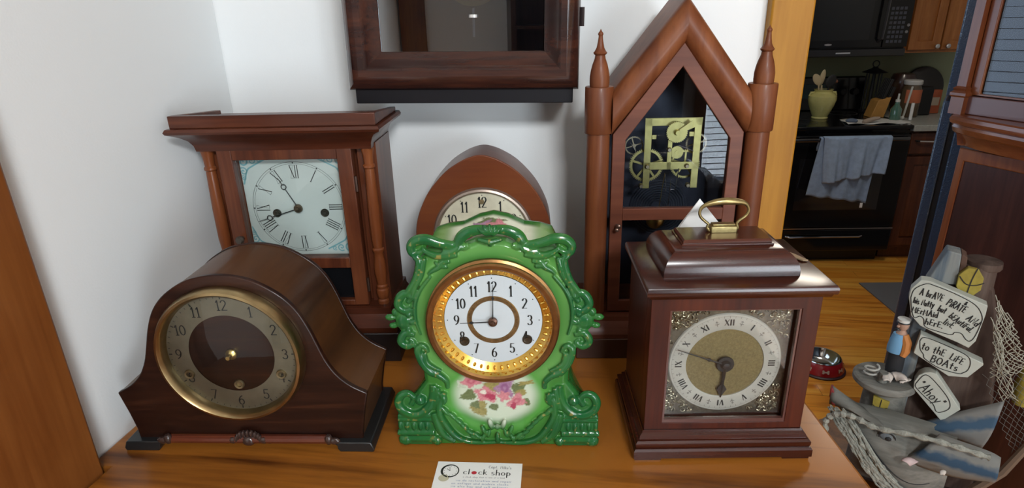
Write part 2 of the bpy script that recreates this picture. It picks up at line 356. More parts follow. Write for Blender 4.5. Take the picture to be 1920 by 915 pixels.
M['gold'] = plain('gilt', (0.85, 0.52, 0.11), 0.25, 1.0)
M['steel'] = plain('steel', (0.60, 0.60, 0.60), 0.25, 1.0)
M['glass'] = pane('clear_glass', (0.97, 0.98, 0.98), 0.6)
M['glassdk'] = pane('old_glass', (0.84, 0.87, 0.92), 0.45)
M['whitecard'] = plain('white_card', (0.85, 0.85, 0.83), 0.6)

# ---------------------------------------------------------------- the room
WO = Vector((-0.5465, 0.8413, 0)); ux, uy = math.cos(TH), math.sin(TH)
def hp(u, v, z=0.0): return Vector((WO.x + u * ux - v * uy, WO.y + u * uy + v * ux, z))     # house coordinates: along the back wall, into the kitchen
HM = Matrix.Translation(WO) @ Matrix.Rotation(TH, 4, 'Z')
CH = 2.44
b = MB().plan([(-0.9, -2.5), (2.9, -2.5), (3.4, 5.4), (-0.9, 5.4)], -0.06, 0.0); struct(b.build('floor', M['floor'])).rotation_euler = (0, 0, 0)
b = MB().plan([(-0.9, -2.5), (2.9, -2.5), (3.4, 5.4), (-0.9, 5.4)], CH, CH + 0.06); struct(b.build('ceiling', M['ceil']))
b = MB().box(-0.645, -0.545, -2.5, 0.84, 0, CH); struct(b.build('wall_left', M['wall']))
b = MB().box(-0.1, 0.80, 0, 0.11, 0, CH, HM).box(0.80, 1.95, 0, 0.11, 2.08, CH, HM); struct(b.build('wall_back', M['wall']))
# casing around the kitchen opening
b = MB().box(0.771, 0.829, -0.018, 0.128, 0, 2.10, HM).box(0.829, 1.95, -0.018, 0.128, 2.06, 2.12, HM)
struct(b.build('trim_1', M['casing'], bevel=0.003))
b = MB().box(-0.545, -0.522, 0.335, 0.4515, 0, 2.3).box(-0.545, -0.512, 0.29, 0.335, 0, 2.3)
struct(b.build('trim_2', M['trim'], bevel=0.003))
# wall behind the camera with its window
b = MB().box(-0.645, 1.38, -2.5, -2.4, 0, CH).box(2.32, 2.5, -2.5, -2.4, 0, CH).box(1.38, 2.32, -2.5, -2.4, 0, 0.36).box(1.38, 2.32, -2.5, -2.4, 2.0, CH)
struct(b.build('wall_rear', M['wall']))
b = MB().frame([(1.34, .32), (2.36, .32), (2.36, 2.04), (1.34, 2.04)], [(1.42, .40), (2.28, .40), (2.28, 1.96), (1.42, 1.96)], -2.45, -2.385)
wf = struct(b.build('window_1', M['casing'], bevel=0.003))
MB().box(1.40, 2.30, -2.44, -2.435, .38, 1.98).build('pane', M['glass'], wf)
b = MB()
for k in range(38): b.box(1.43, 2.27, -2.405, -2.380, .42 + k * .0405, .4215 + k * .0405)
b.build('blind', plain('blind_slat', (0.8, 0.82, 0.85), 0.5), wf)
dd = struct(MB().box(-.535, -.38, -2.402, -2.36, 0, 2.03).build('door_1', M['topdark'], bevel=.003))
MB().sphere((-.42, -2.34, 1.0), .026, 14).build('door_knob', M['antbrass'], dd)
t = thing('added_bookcase', 'tall dark shelves added unseen behind the camera to darken reflections', 'added_bookcase', (.12, -2.395, 0))  # added out of view: darkens glass reflections and cuts bounce on the clock fronts
wbk = wood('added_bookcase_walnut', (.02, .009, .006), (.04, .016, .010), (.06, .025, .015), 'Z', 30, .45, .2)
MB().box(0, .03, 0, .30, 0, 2.1).box(1.0, 1.03, 0, .30, 0, 2.1).box(0, 1.03, 0, .012, 0, 2.1).box(0, 1.03, 0, .30, 2.1, 2.13).box(.03, 1.0, 0, .29, 0, .08).build('carcass', wbk, t)
for k in range(5): MB().box(.03, 1.0, .012, .28, .42 + k * .34, .44 + k * .34).build('shelf', wbk, t)
b = MB().box(2.4, 2.5, -2.5, 5.4, 0, CH); struct(b.build('wall_right', M['wall']))
b = MB().box(-1.0, 3.2, 0.0, 0.1, 0, CH, Matrix.Translation(Vector((1.525, 3.786, 0)) + Vector((-uy * 0.66, ux * 0.66, 0))) @ Matrix.Rotation(TH, 4, 'Z')); struct(b.build('wall_kitchen', M['kwall']))
SM = Matrix.Translation(hp(0.3, 0)) @ Matrix.Rotation(TH, 4, 'Z')
b = MB().box(-0.1, 0, .112, .55, 0, CH, SM).box(-0.1, 0, 1.45, 4.3, 0, CH, SM).box(-0.1, 0, .55, 1.45, 0, 1.0, SM).box(-0.1, 0, .55, 1.45, 2.0, CH, SM); struct(b.build('wall_side', M['kwall']))
b = MB().box(-.11, .015, .51, .57, .96, 2.04, SM).box(-.11, .015, 1.43, 1.49, .96, 2.04, SM).box(-.11, .015, .57, 1.43, .96, 1.02, SM).box(-.11, .015, .57, 1.43, 1.98, 2.04, SM); wf2 = struct(b.build('window_2', M['casing'], bevel=.003))
b = MB()
for k in range(24): b.box(-.045, -.020, .58, 1.42, 1.04 + k * .039, 1.0415 + k * .039, SM)
b.build('blind', plain('blind_slat_side', (0.8, 0.82, 0.85), 0.5), wf2)

# ---------------------------------------------------------------- the sideboard
sb = thing('sideboard', 'orange brown pine sideboard carrying the mantel clocks and the card', 'sideboard', (0, 0, 0))
b = MB().plan([(-0.544, 0.836), (-0.544, 0.453), (-0.520, 0.453), (-0.520, 0.336), (-0.509, 0.336), (-0.509, 0.26), (0.312, 0.30), (0.280, 0.500), (0.255, 0.665), (0.224, 0.912)], 1.052, 1.08)
b.build('top', M['top'], sb, bevel=0.004)
b = MB().plan([(-0.515, 0.82), (-0.515, 0.47), (-0.500, 0.28), (0.280, 0.32), (0.255, 0.500), (0.232, 0.665), (0.205, 0.895)], 0.08, 1.052)
b.build('carcass', M['topdark'], sb)
for k in range(2):
    x0 = -0.47 + k * 0.37
    y0 = 0.266 + 0.05 * (x0 + 0.5)
    d = MB().box(0, 0.35, 0, 0.018, 0.14, 0.98, Matrix.Translation((x0, y0, 0)) @ Matrix.Rotation(rad(2.9), 4, 'Z')).build('door', M['topdark'], sb, bevel=0.004)
    MB().lathe([(0.0, -0.024), (0.014, -0.022), (0.016, -0.014), (0.007, -0.006), (0.007, 0.004)], (x0 + (0.32 if k == 0 else 0.03), y0 + (0.016 if k == 0 else 0.0), 0.62), 'Y', 20).build('knob', M['antbrass'], d)
for (lx, ly) in [(-0.48, 0.31), (0.245, 0.345), (-0.48, 0.79), (0.17, 0.86)]:
    MB().lathe([(0.018, 0), (0.026, 0.02), (0.03, 0.05), (0.026, 0.082)], (lx, ly, 0), 'Z', 16).build('leg', M['topdark'], sb)

def local(o, th, z=TZ): return (o[0], o[1], z)
# ---------------------------------------------------------------- tambour mantel clock, front left
w_tam = wood('tambour_walnut', (0.007, 0.0025, 0.002), (0.021, 0.0065, 0.0035), (0.050, 0.016, 0.007), 'X', 55, 0.34, 0.15, 0.7)
w_tamskin = wood('tambour_skin', (0.006, 0.003, 0.002), (0.018, 0.007, 0.004), (0.085, 0.032, 0.009), 'Y', 10, 0.42, 0.25, 3.2)
w_ebon = plain('ebonised_wood', (0.012, 0.014, 0.015), 0.3, coat=0.3)
t = thing('mantel_clock', 'dark brown humpbacked tambour mantel clock with brass ring and no hands', 'clock', (-0.518, 0.4819, TZ), rad(6.05), 'clocks on the sideboard')
h = [(.1385, .0715), (.122, .0808), (.1085, .094), (.099, .111), (.0925, .130), (.086, .150), (.0775, .169), (.066, .184), (.051, .196), (.032, .206), (.011, .2108)]
cx = .140
hs = cr(h + [(0, .2113)], 4)
right = [(cx + x, z) for x, z in hs]; left = [(cx - x, z) for x, z in hs[::-1][1:]]
sideR = [(cx + .1275, .0105), (cx + .1285, .024), (cx + .1325, .046)]
out = sideR + right + left + [(cx - x + cx, z) if False else (2 * cx - x, z) for x, z in sideR[::-1]]
MB().prism(out, .008, .014).build('front_board', w_tam, t, bevel=.0012)
ins = [(cx + (x - cx) * .992, z * .994 if z > .05 else z) for x, z in out]
MB().prism(ins, .0135, .099).build('case', w_tamskin, t)
MB().prism([(cx + (x - cx), z) for x, z in out],   .0985, .1035).build('back_board', w_tam, t, bevel=.001)
for s in (0, 1):
    p = [(-.0016, 0), (.036, 0), (.0385, .004), (.0385, .008), (.044, .0125), (.0005, .0125), (-.003, .004)]
    if s: p = [(.2785 - x, z) for x, z in p]
    MB().prism(p, 0.0, .107).build('foot', w_ebon, t, bevel=.0012)
b = MB().tube([(.046, .005, .0135), (.2325, .005, .0135)], .0052, 10)
b.build('base_moulding', wood('red_moulding', (.05, .01, .005), (.10, .022, .010), (.15, .04, .015), 'X', 50, .3, .4), t)
carv = plain('dark_carving', (.04, .022, .018), .2, coat=.5)
b = MB()
for k in range(-4, 5):
    a = k * 0.33
    b.sphere((cx + .0005 + .011 * math.sin(a) * 1.25, .0025, .013 + .0095 * math.cos(a)), .0042, 10, (0.55, 0.8, 1.2))
b.sphere((cx, .003, .0125), .008, 12, (1, .6, .8))
for s in (-1, 1):
    b.sphere((cx + s * .0175, .003, .0135), .0050, 10, (1.4, .7, .9)); b.sphere((cx + s * .024, .003, .012), .0036, 8, (1.6, .7, .9))
b.build('shell_carving', carv, t)
for s in (-1, 1):
    MB().sphere((cx + s * .091, .002, .0155), .006, 10, (.8, .8, 1.1)).sphere((cx + s * .097, .002, .0135), .0048, 10, (1.5, .7, .9)).build('leaf_carving', carv, t)
dz = .1215
dl = MB().disc((cx, dz), .0700, .0072, 64).build('dial', w_tam, t, label='wooden dial centre inside the brass chapter ring')
MB().ringdisc((cx, dz), .0455, .0695, .0064).build('chapter_ring', plain('dull_chapter', (.21, .185, .13), .38, .5, var=.12, vscale=60), dl)
b = MB()
for k in range(1, 13):
    a = rad(90 - 30 * k); write(b, str(k), cx + .0572 * math.cos(a), dz + .0572 * math.sin(a), .0115, .0060, .0009, .0013, 0, .95, .1)
for k in range(60):
    a = rad(6 * k); r0 = .0655 if k % 5 else .0645
    ribbon(b, [(cx + r * math.cos(a), dz + r * math.sin(a)) for r in (r0, .0672)], .0060, .0005 if k % 5 else .0012, .0005 if k % 5 else .0012)
b.build('numerals', M['ink'], dl)
b = MB().lathe([(.0690, .0068), (.0700, .001), (.0712, -.003), (.0735, -.0052), (.0760, -.0045), (.0782, .000), (.0786, .0075)], (cx, 0, dz), 'Y', 72)
b.f = [f for f in b.f if len(f) < 20]
b.build('bezel', plain('bezel_brass', (.38, .28, .14), .30, 1.0, var=.25, vscale=40), t)
for hx, hz in [(-.0505, -.0245), (.0015, -.037), (.0495, -.0245)]:
    MB().lathe([(.0, .0064), (.0028, .0064), (.003, .0045), (.0048, .0042), (.0055, .0052), (.0056, .0066)], (cx + hx, 0, dz + hz), 'Y', 20).build('winding_hole', M['brassdull'], dl)
MB().lathe([(.0, -.003), (.0022, -.003), (.0024, .002), (.0045, .003), (.0060, .0045), (.0060, .0066)], (cx, 0, dz), 'Y', 20).build('centre_arbor', M['brass'], dl)
b = MB().lathe([(.0002, -.0040), (.03, -.0030), (.055, .0000), (.0705, .0030)], (cx, 0, dz), 'Y', 48); b.f = [f for f in b.f if len(f) < 20]
b.build('glass', pane('domed_glass', (.97, .98, .97), .8), t)

# ---------------------------------------------------------------- column shelf clock, back left
w_rose = wood('red_mahogany', (.042, .0100, .0045), (.090, .023, .009), (.160, .048, .018), 'Z', 38, .38, .25, .9)
w_roseX = wood('red_mahogany_cross', (.036, .009, .0045), (.076, .019, .008), (.135, .040, .016), 'X', 34, .38, .25, .9)
w_col = wood('turned_cherry', (.11, .029, .010), (.19, .054, .017), (.26, .085, .028), 'Z', 30, .32, .2, .8)
t = thing('shelf_clock', 'tall reddish shelf clock with side columns, flared cornice and white Roman dial', 'clock', (-.2761, .697, TZ), TH, 'clocks on the sideboard')
c0 = -.1195
def R4(hw, y0, y1, z, c=c0): return (c - hw, c + hw, y0, y1, z)
MB().rings([R4(.128, -.002, .118, 0), R4(.128, -.002, .118, .044)]).build('plinth', plain('black_plinth', (.012, .008, .008), .4), t, bevel=.001)
MB().rings([R4(.126, .0, .118, .044), R4(.127, -.001, .118, .052), R4(.124, .003, .118, .060), R4(.118, .010, .118, .068), R4(.117, .011, .118, .0764)]).build('base_moulding', w_roseX, t, smooth=25)
MB().box(c0 - .1135, c0 + .1135, .043, .114, .0764, .300).box(c0 - .1135, c0 - .0885, .036, .043, .0764, .300).box(c0 + .0885, c0 + .1135, .036, .043, .0764, .300).build('case', w_rose, t)
b = MB().rings([R4(.112, .020, .116, .2955), R4(.113, .018, .116, .3030), R4(.116, .013, .116, .3100), R4(.121, .004, .118, .3160), R4(.127, -.003, .118, .3195), R4(.131, -.008, .119, .3215), R4(.132, -.010, .119, .3245), R4(.130, -.008, .119, .3280), R4(.127, -.004, .118, .3285)])
b.build('cornice', w_roseX, t, smooth=30)
g = MB().box(c0 - .1265, c0 + .1265, -.003, .006, .3285, .3435)
for s in (-1, 1):
    xa, xb = sorted((c0 + s * .118, c0 + s * .1265))
    g.add([(x_, y_, z_) for x_ in (xa, xb) for y_, z_ in ((.006, .3285), (.112, .3285), (.112, .3340), (.006, .3435))], [(0, 1, 2, 3), (7, 6, 5, 4), (0, 4, 5, 1), (1, 5, 6, 2), (2, 6, 7, 3), (3, 7, 4, 0)])
g.build('gallery', w_roseX, t, bevel=.0008)
cp = [(.0078, .0764), (.0078, .081), (.0062, .083), (.0082, .087), (.0088, .093), (.0086, .097), (.0068, .099), (.0078, .101), (.0078, .103), (.0062, .105), (.0072, .112), (.0084, .122), (.0082, .132), (.0068, .145), (.0066, .152), (.0082, .1545), (.0082, .157), (.0064, .159), (.0078, .175), (.0078, .215), (.0064, .262), (.0062, .268), (.0078, .270), (.0078, .2725), (.0062, .2745), (.0068, .285), (.0086, .2955)]
for s in (-1, 1):
    MB().lathe(cp, (c0 + s * .1040, .030, 0), 'Z', 24).build('column', w_col, t)
# the door with its two panes
dc = -.1205; fy = .020
b = MB().box(dc - .0865, dc - .0675, fy, .036, .0775, .2960).box(dc + .0675, dc + .0865, fy, .036, .0775, .2960)
b.box(dc - .0675, dc + .0675, fy, .036, .2830, .2960).box(dc - .0675, dc + .0675, fy, .036, .1330, .1480).box(dc - .0675, dc + .0675, fy, .036, .0775, .0850)
dr = b.build('door', w_rose, t, bevel=.0008)
MB().box(dc - .0675, dc + .0675, .0285, .0295, .148, .283).build('upper_pane', M['glass'], dr)
MB().box(dc - .0675, dc + .0675, .0285, .0295, .085, .133).build('lower_pane', plain('black_glass', (.006, .006, .007), .08), dr)
hm = plain('hinge_metal', (.06, .03, .02), .35, .6)
for hz in (.250, .108): MB().tube([(dc + .0885, fy + .001, hz - .010), (dc + .0885, fy + .001, hz + .010)], .0022, 8).build('hinge', hm, dr)
MB().lathe([(.0, -.012), (.004, -.012), (.0055, -.009), (.005, -.006), (.003, -.003), (.003, .002)], (dc - .0735, fy, .178), 'Y', 18).build('knob', plain('knob_metal', (.10, .085, .07), .35, .5), dr)
# painted tin dial
cx, dz, dy = -.1185, .2135, .040
dl = MB().box(dc - .072, dc + .072, dy, dy + .0012, .136, .290).build('dial', plain('white_painted_tin', (.58, .65, .61), .4, coat=.1, var=.03, vscale=20), t)
b = MB().ringdisc((cx, dz), .0622, .0626, dy - .0004).ringdisc((cx, dz), .0596, .0599, dy - .0004)
for k in range(60):
    a = rad(6 * k)
    if k % 5 == 0: b.disc((cx + .0611 * math.cos(a), dz + .0611 * math.sin(a)), .0010, dy - .0005, 8)
for k in range(1, 13): roman(b, k, cx, dz, .0405, .0578, dy - .0004, .0011, .0003, .0004, .0030)
b.build('numerals', M['ink'], dl)
tq = plain('turquoise_paint', (.20, .42, .45), .5)
for sx in (-1, 1):
    for sz in (-1, 1):
        b = MB(); ox, oz = dc + sx * .0640, .2170 + sz * .0600
        for (ax, az, s_, r_) in [(0, 0, 1, .0075), (-.012, .001, .8, .0055), (.001, -.013, .8, .0055), (-.021, .002, .6, .0035), (.002, -.022, .6, .0035)]:
            q = [(ox + sx * (ax + r_ * (1 - k / 22) * math.cos(k * .42 + 1)), oz + sz * (az + r_ * (1 - k / 22) * math.sin(k * .42 + 1))) for k in range(20)]
            ribbon(b, q, dy - .0004, .0021 * s_, .0021 * s_)
        ribbon(b, cr([(ox - sx * .030, oz + sz * .003), (ox - sx * .012, oz - sz * .006), (ox - sx * .004, oz - sz * .012), (ox + sx * .003, oz - sz * .030)], 6), dy - .0004, .0020, .0020)
        b.build('corner_scroll', tq, dl)
for hx, hz in [(-.0315, -.0075), (.0335, -.0080)]:
    MB().lathe([(.0, -.0010), (.0022, -.0014), (.0024, -.0002), (.0045, -.0004), (.0056, -.0014), (.0058, .0)], (cx + hx, dy, dz + hz), 'Y', 20).build('winding_hole', plain('dark_brass', (.10, .10, .08), .3, .7), dl)
def hand(parent, cx, cz, y, ang, L, mat, eye=None, er=.0028, w=.0009, name='hand', tail=.0, spade=None):
    a = rad(ang); d = Vector((math.cos(a), 0, math.sin(a))); o = Vector((cx, y, cz)); b = MB()
    if eye:
        b.tube([o - d * tail, o + d * (eye - er)], [w, w * .7], 6); b.tube([o + d * (eye + er), o + d * L], [w * .7, w * .35], 6)
        c = o + d * eye; b.tube([c + Vector((er * math.cos(k * PI / 8), 0, er * math.sin(k * PI / 8))) for k in range(16)], w * .75, 6, True)
    else:
        b.tube([o - d * tail, o + d * L], [w, w * .4], 6)
    if spade:
        sp, sw = spade; n_ = Vector((-d.z, 0, d.x))
        c = [o + d * (sp - sw * 1.6), o + d * sp + n_ * sw, o + d * (sp + sw * 1.9), o + d * sp - n_ * sw]
        b.add([tuple(p + Vector((0, -.0004, 0))) for p in c] + [tuple(p + Vector((0, .0004, 0))) for p in c], [(0, 1, 2, 3), (7, 6, 5, 4), (0, 4, 5, 1), (1, 5, 6, 2), (2, 6, 7, 3), (3, 7, 4, 0)])
    b.lathe([(.0, -.001), (w * 4.0, -.0008), (w * 4.2, .0006), (.0, .0008)], (cx, y, cz), 'Y', 20)
    return b.build(name, mat, parent)
hand(dl, cx, dz, dy - .0040, 117.5, .047, M['ink'], .0335, .0033, .0008, 'hour_hand')
hand(dl, cx, dz, dy - .0060, 197, .0585, M['ink'], .0420, .0033, .0008, 'minute_hand')
MB().lathe([(.0, -.0105), (.0022, -.010), (.0026, -.0075), (.0055, -.007), (.0060, -.0045), (.0, -.004)], (cx, dy, dz), 'Y', 20).build('centre_arbor', plain('arbor_metal', (.16, .13, .09), .3, .8), dl)

# ---------------------------------------------------------------- beehive clock, behind the green one
w_bee = wood('beehive_mahogany', (.080, .018, .0055), (.125, .030, .009), (.175, .050, .014), 'X', 16, .34, .3, 1.0)
t = thing('beehive_clock', 'rounded reddish beehive clock with cream dial, mostly hidden behind the green clock', 'clock', (-.13, .74, TZ), TH, 'clocks on the sideboard')
cx = -.0215
h = [(.0925, .02), (.0918, .09), (.0912, .14), (.0905, .1714), (.0875, .195), (.0798, .2165), (.067, .2390), (.0455, .2625), (.0240, .2765), (.008, .2825), (0, .2835)]
hs = cr(h, 5)
out = [(cx + x, z) for x, z in hs] + [(cx - x, z) for x, z in hs[::-1][1:]]
MB().prism(out, 0, .066).build('case', w_bee, t, bevel=.0012)
MB().rings([(cx - .104, cx + .104, -.012, .074, 0), (cx - .104, cx + .104, -.012, .074, .012), (cx - .096, cx + .096, -.004, .068, .02)]).build('base', w_bee, t, bevel=.0015)
dz = .1745
b = MB().lathe([(.0590, .001), (.0600, -.003), (.0625, -.0055), (.0650, -.0045), (.0672, .001)], (cx, 0, dz), 'Y', 64); b.f = [f for f in b.f if len(f) < 20]
b.build('bezel', plain('pewter_bezel', (.30, .24, .20), .35, .7), t)
dl = MB().disc((cx, dz), .0600, -.0005, 64).build('dial', plain('cream_paper', (.60, .57, .43), .6, var=.12, vscale=55), t)
b = MB()
for k in range(1, 13):
    a = rad(90 - 30 * k); write(b, str(k), cx + .0470 * math.cos(a), dz + .0470 * math.sin(a), .0140, -.0010, .0007, .0019, 0, .78, .1)
for k in range(12): b.disc((cx + .0565 * math.cos(rad(30 * k)), dz + .0565 * math.sin(rad(30 * k))), .0007, -.0010, 8)
b.build('numerals', M['ink'], dl)
MB().lathe([(.0, -.002), (.0018, -.002), (.002, -.0012), (.0033, -.0012), (.0035, 0)], (cx - .0005, 0, dz + .0475), 'Y', 16).build('winding_hole', M['brassdull'], dl)

# ---------------------------------------------------------------- steeple clock, back right
w_st = wood('steeple_mahogany', (.080, .021, .008), (.132, .037, .012), (.200, .064, .022), 'Z', 30, .45, .05, 1.5)
w_stX = wood('steeple_veneer', (.075, .021, .011), (.125, .037, .019), (.185, .060, .031), 'X', 26, .48, .05, 1.2)
t = thing('steeple_clock', 'tall gothic steeple clock with pointed roof, two finials and brass works visible', 'clock', (.0139, .7331, TZ), TH, 'clocks on the sideboard')
c0 = .0835
MB().rings([R4(.124, 0, .128, 0, c0), R4(.124, 0, .128, .030, c0)]).build('plinth', plain('dark_plinth', (.05, .018, .010), .4), t, bevel=.001)
MB().rings([R4(.122, .002, .127, .030, c0), R4(.122, .002, .127, .036, c0), R4(.119, .006, .126, .044, c0), R4(.115, .012, .125, .052, c0), R4(.114, .013, .125, .058, c0)]).build('base_moulding', w_stX, t, smooth=25)
# case: a gabled box, open behind the door
o_ = [(c0 - .098, .058), (c0 + .098, .058), (c0 + .098, .318), (c0, .452), (c0 - .098, .318)]
i_ = [(c0 - .088, .064), (c0 + .088, .064), (c0 + .088, .312), (c0, .434), (c0 - .088, .312)]
MB().frame(o_, i_, .034, .118).build('case', w_st, t, bevel=.0008)
MB().prism(o_, .118, .122).build('back_board', M['void'], t)
for s in (-1, 1):
    MB().lathe([(.0145, .058), (.0145, .309)], (c0 + s * .0985, .031, 0), 'Z', 32).build('column', w_st, t)
    MB().lathe([(.0168, .3075), (.0174, .3085), (.0174, .3630), (.0168, .3640)], (c0 + s * .0985, .031, 0), 'Z', 32).build('capital', w_st, t)
    fp = [(.0116, .364), (.0120, .369), (.0119, .376), (.0108, .383), (.0090, .390), (.0066, .3965), (.0060, .4005), (.0078, .402), (.0082, .4035), (.0068, .4050), (.0046, .409), (.0034, .415), (.0026, .4205), (.0024, .4225), (.0032, .4240), (.0030, .4255), (.0014, .4275), (.0, .4305)]
    MB().lathe(fp, (c0 + s * .0985, .031, 0), 'Z', 28).build('finial', w_st, t)
# half-round roof mouldings running back to the wall side
for s in (-1, 1):
    A_ = Vector((c0 + s * .081, 0, .3335)); B_ = Vector((c0, 0, .4380)); d = (B_ - A_).normalized(); n_ = Vector((-d.z * s * 1, 0, d.x * s)) * 1.0
    if n_.z < 0: n_ = -n_
    prof = [(-.0165, .118), (-.0165, .032)] + [(.0165 * math.sin(rad(a)), .032 - .0175 * math.cos(rad(a))) for a in range(-80, 81, 10)] + [(.0165, .032), (.0165, .118)]
    def endp(u, cut_apex):       # mitre at the ridge, plumb at the capital
        base = (B_ if cut_apex else A_) + n_ * u
        tx = c0 if cut_apex else c0 + s * .083
        k = (tx - base.x) / d.x; return base + d * k
    L = []
    for e in (False, True):
        L.append([(endp(u, e).x, y, endp(u, e).z) for u, y in prof])
    MB().loft(L).build('roof_moulding', w_st, t, smooth=30)
# door frame with veneered gothic head
oa = [(c0 - .0805, .0600), (c0 + .0805, .0600), (c0 + .0805, .3060), (c0, .4130), (c0 - .0805, .3060)]
ia = [(c0 - .0645, .0760), (c0 + .0645, .0760), (c0 + .0645, .2985), (c0, .3860), (c0 - .0645, .2985)]
b = MB().frame(oa, ia, .026, .036).box(c0 - .0645, c0 + .0645, .026, .036, .1925, .2085)
dr = b.build('door', w_stX, t, bevel=.0007)
MB().prism([(c0 - .0645, .2085), (c0 + .0645, .2085), (c0 + .0645, .2985), (c0, .3860), (c0 - .0645, .2985)], .031, .0318).build('upper_pane', M['glassdk'], dr)
MB().box(c0 - .0645, c0 + .0645, .031, .0318, .0760, .1925).build('lower_pane', M['glassdk'], dr)
b = MB().tube([(c0 - .0715, .026, .186), (c0 - .0715, .017, .186)], .0022, 8).sphere((c0 - .0700, .015, .1885), .0032, 10).sphere((c0 - .0725, .015, .1835), .0030, 10)
b.build('latch', plain('latch_metal', (.20, .13, .10), .3, .8), dr)
# the works
MBk = MB().prism(i_, .108, .1175); MBk.build('backing', plain('dark_backing', (.020, .022, .030), .55), t)
mx, my = c0 - .0005, .052
def gear(b, cx, cz, r, y, th, teeth, spokes, rim=.2, hub=.18):
    pts = []
    for k in range(teeth):
        for f, q in ((0, 1), (.35, 1), (.5, .93), (.85, .93)):
            a = 2 * PI * (k + f) / teeth; pts.append((cx + r * q * math.cos(a), cz + r * q * math.sin(a)))
    n = len(pts)
    inn = [(cx + r * (1 - rim) * math.cos(2 * PI * k / n), cz + r * (1 - rim) * math.sin(2 * PI * k / n)) for k in range(n)]
    b.frame(pts, inn, y, y + th)
    b.lathe([(.0001, y - .0005), (r * hub, y - .0005), (r * hub, y + th)], (cx, 0, cz), 'Y', 16)
    for k in range(spokes):
        a = 2 * PI * k / spokes + .3; d = Vector((math.cos(a), 0, math.sin(a))); n_ = Vector((-d.z, 0, d.x)) * r * .06
        p = [Vector((cx, y, cz)) + d * r * .1 + n_, Vector((cx, y, cz)) + d * r * (1 - rim * .8) + n_, Vector((cx, y, cz)) + d * r * (1 - rim * .8) - n_, Vector((cx, y, cz)) + d * r * .1 - n_]
        b.add([tuple(q) for q in p] + [(q.x, y + th, q.z) for q in p], [(0, 1, 2, 3), (7, 6, 5, 4), (0, 4, 5, 1), (2, 6, 7, 3), (1, 5, 6, 2), (3, 7, 4, 0)])
M['works'] = plain('works_brass', (0.50, 0.42, 0.14), .38, .75, var=.12, vscale=120)
s_ = .000199
X = lambda px: mx + (px - 366) * s_
Zc = lambda pz: .3200 - (pz - 80) * s_ * 1.02
b = MB()
b.box(X(188), X(232), my, my + .002, Zc(532), Zc(78)).box(X(502), X(548), my, my + .002, Zc(532), Zc(78)).box(X(188), X(548), my, my + .002, Zc(126), Zc(78))
b.box(X(188), X(548), my, my + .002, Zc(408), Zc(358)).box(X(338), X(368), my, my + .002, Zc(408), Zc(126)).box(X(232), X(262), my, my + .002, Zc(210), Zc(182)).box(X(470), X(502), my, my + .002, Zc(195), Zc(165))
mvm = b.build('movement_plate', M['works'], t, bevel=.0004)
b = MB().box(X(188), X(548), my + .022, my + .024, Zc(530), Zc(78)); 
bb = MB(); gear(bb, X(212), Zc(384), .0226, my + .006, .002, 56, 5, .19, .2); bb.build('great_wheel', M['works'], mvm)
bb = MB(); gear(bb, X(470), Zc(385), .0195, my + .010, .002, 48, 5, .17, .2); bb.build('going_wheel', M['works'], mvm)
bb = MB(); gear(bb, X(385), Zc(162), .0136, my - .006, .002, 34, 0, .75, .3)
bb.xf(Matrix.Identity(4)); d0 = Vector((math.cos(rad(28)), 0, math.sin(rad(28))))
q0 = Vector((X(400), my - .009, Zc(155))); n0 = Vector((-d0.z, 0, d0.x))
p = [q0 + n0 * .0025, q0 + d0 * .019 + n0 * .005, q0 + d0 * .021 - n0 * .004, q0 - n0 * .0025]
bb.add([tuple(v) for v in p] + [(v.x, v.y + .0015, v.z) for v in p], [(0, 1, 2, 3), (7, 6, 5, 4), (0, 4, 5, 1), (1, 5, 6, 2), (2, 6, 7, 3), (3, 7, 4, 0)])
bb.lathe([(.0001, my - .012), (.003, my - .012), (.004, my - .006)], (X(385), 0, Zc(162)), 'Y', 14); bb.build('escape_wheel', M['works'], mvm)
bb = MB(); gear(bb, X(132), Zc(262), .0125, my + .014, .0015, 36, 4, .16, .2); bb.build('small_wheel', M['brassdull'], mvm)
bb = MB(); gear(bb, X(540), Zc(255), .0140, my + .014, .0015, 36, 4, .16, .2); bb.build('small_wheel', M['brassdull'], mvm)
bb = MB(); gear(bb, X(405), Zc(300), .0085, my + .004, .002, 26, 0, .7, .3); bb.build('small_wheel', M['works'], mvm)
for px, pz in [(212, 384), (470, 384), (178, 512), (485, 512), (348, 277)]: MB().lathe([(.0001, my - .004), (.0022, my - .004), (.0032, my - .001), (.0034, my + .001)], (X(px), 0, Zc(pz)), 'Y', 12).build('nut', M['brassdull'], mvm)
for q in [[(X(400), my - .004, Zc(245)), (X(500), my - .004, Zc(285))], [(X(335), my, Zc(440)), (X(345), my, Zc(555))], [(X(372), my - .002, Zc(470)), (X(360), my - .002, Zc(740))], [(X(420), my, Zc(400)), (X(405), my, Zc(540)), (X(375), my, Zc(540))], [(X(100), my + .004, Zc(235)), (X(135), my + .004, Zc(290))]]:
    MB().tube(q, .0006, 6).build('steel_wire', M['steel'], mvm)
b = MB()
q = [(c0 - .002 + (.010 + .0035 * k / 16) * math.cos(2 * PI * k / 16), .098, .188 + (.010 + .0035 * k / 16) * math.sin(2 * PI * k / 16)) for k in range(16 * 9)]
b.tube(q, .0007, 5); b.build('gong_coil', plain('gong_steel', (.07, .075, .08), .4, .6), t)
MB().tube([(X(340), .060, Zc(440)), (c0 - .012, .060, .185)], .0006, 6).lathe([(.0001, .0555), (.008, .0565), (.0125, .060), (.008, .0635), (.0001, .0645)], (c0 - .0145, 0, .181), 'Y', 28).build('pendulum', M['brass'], t)

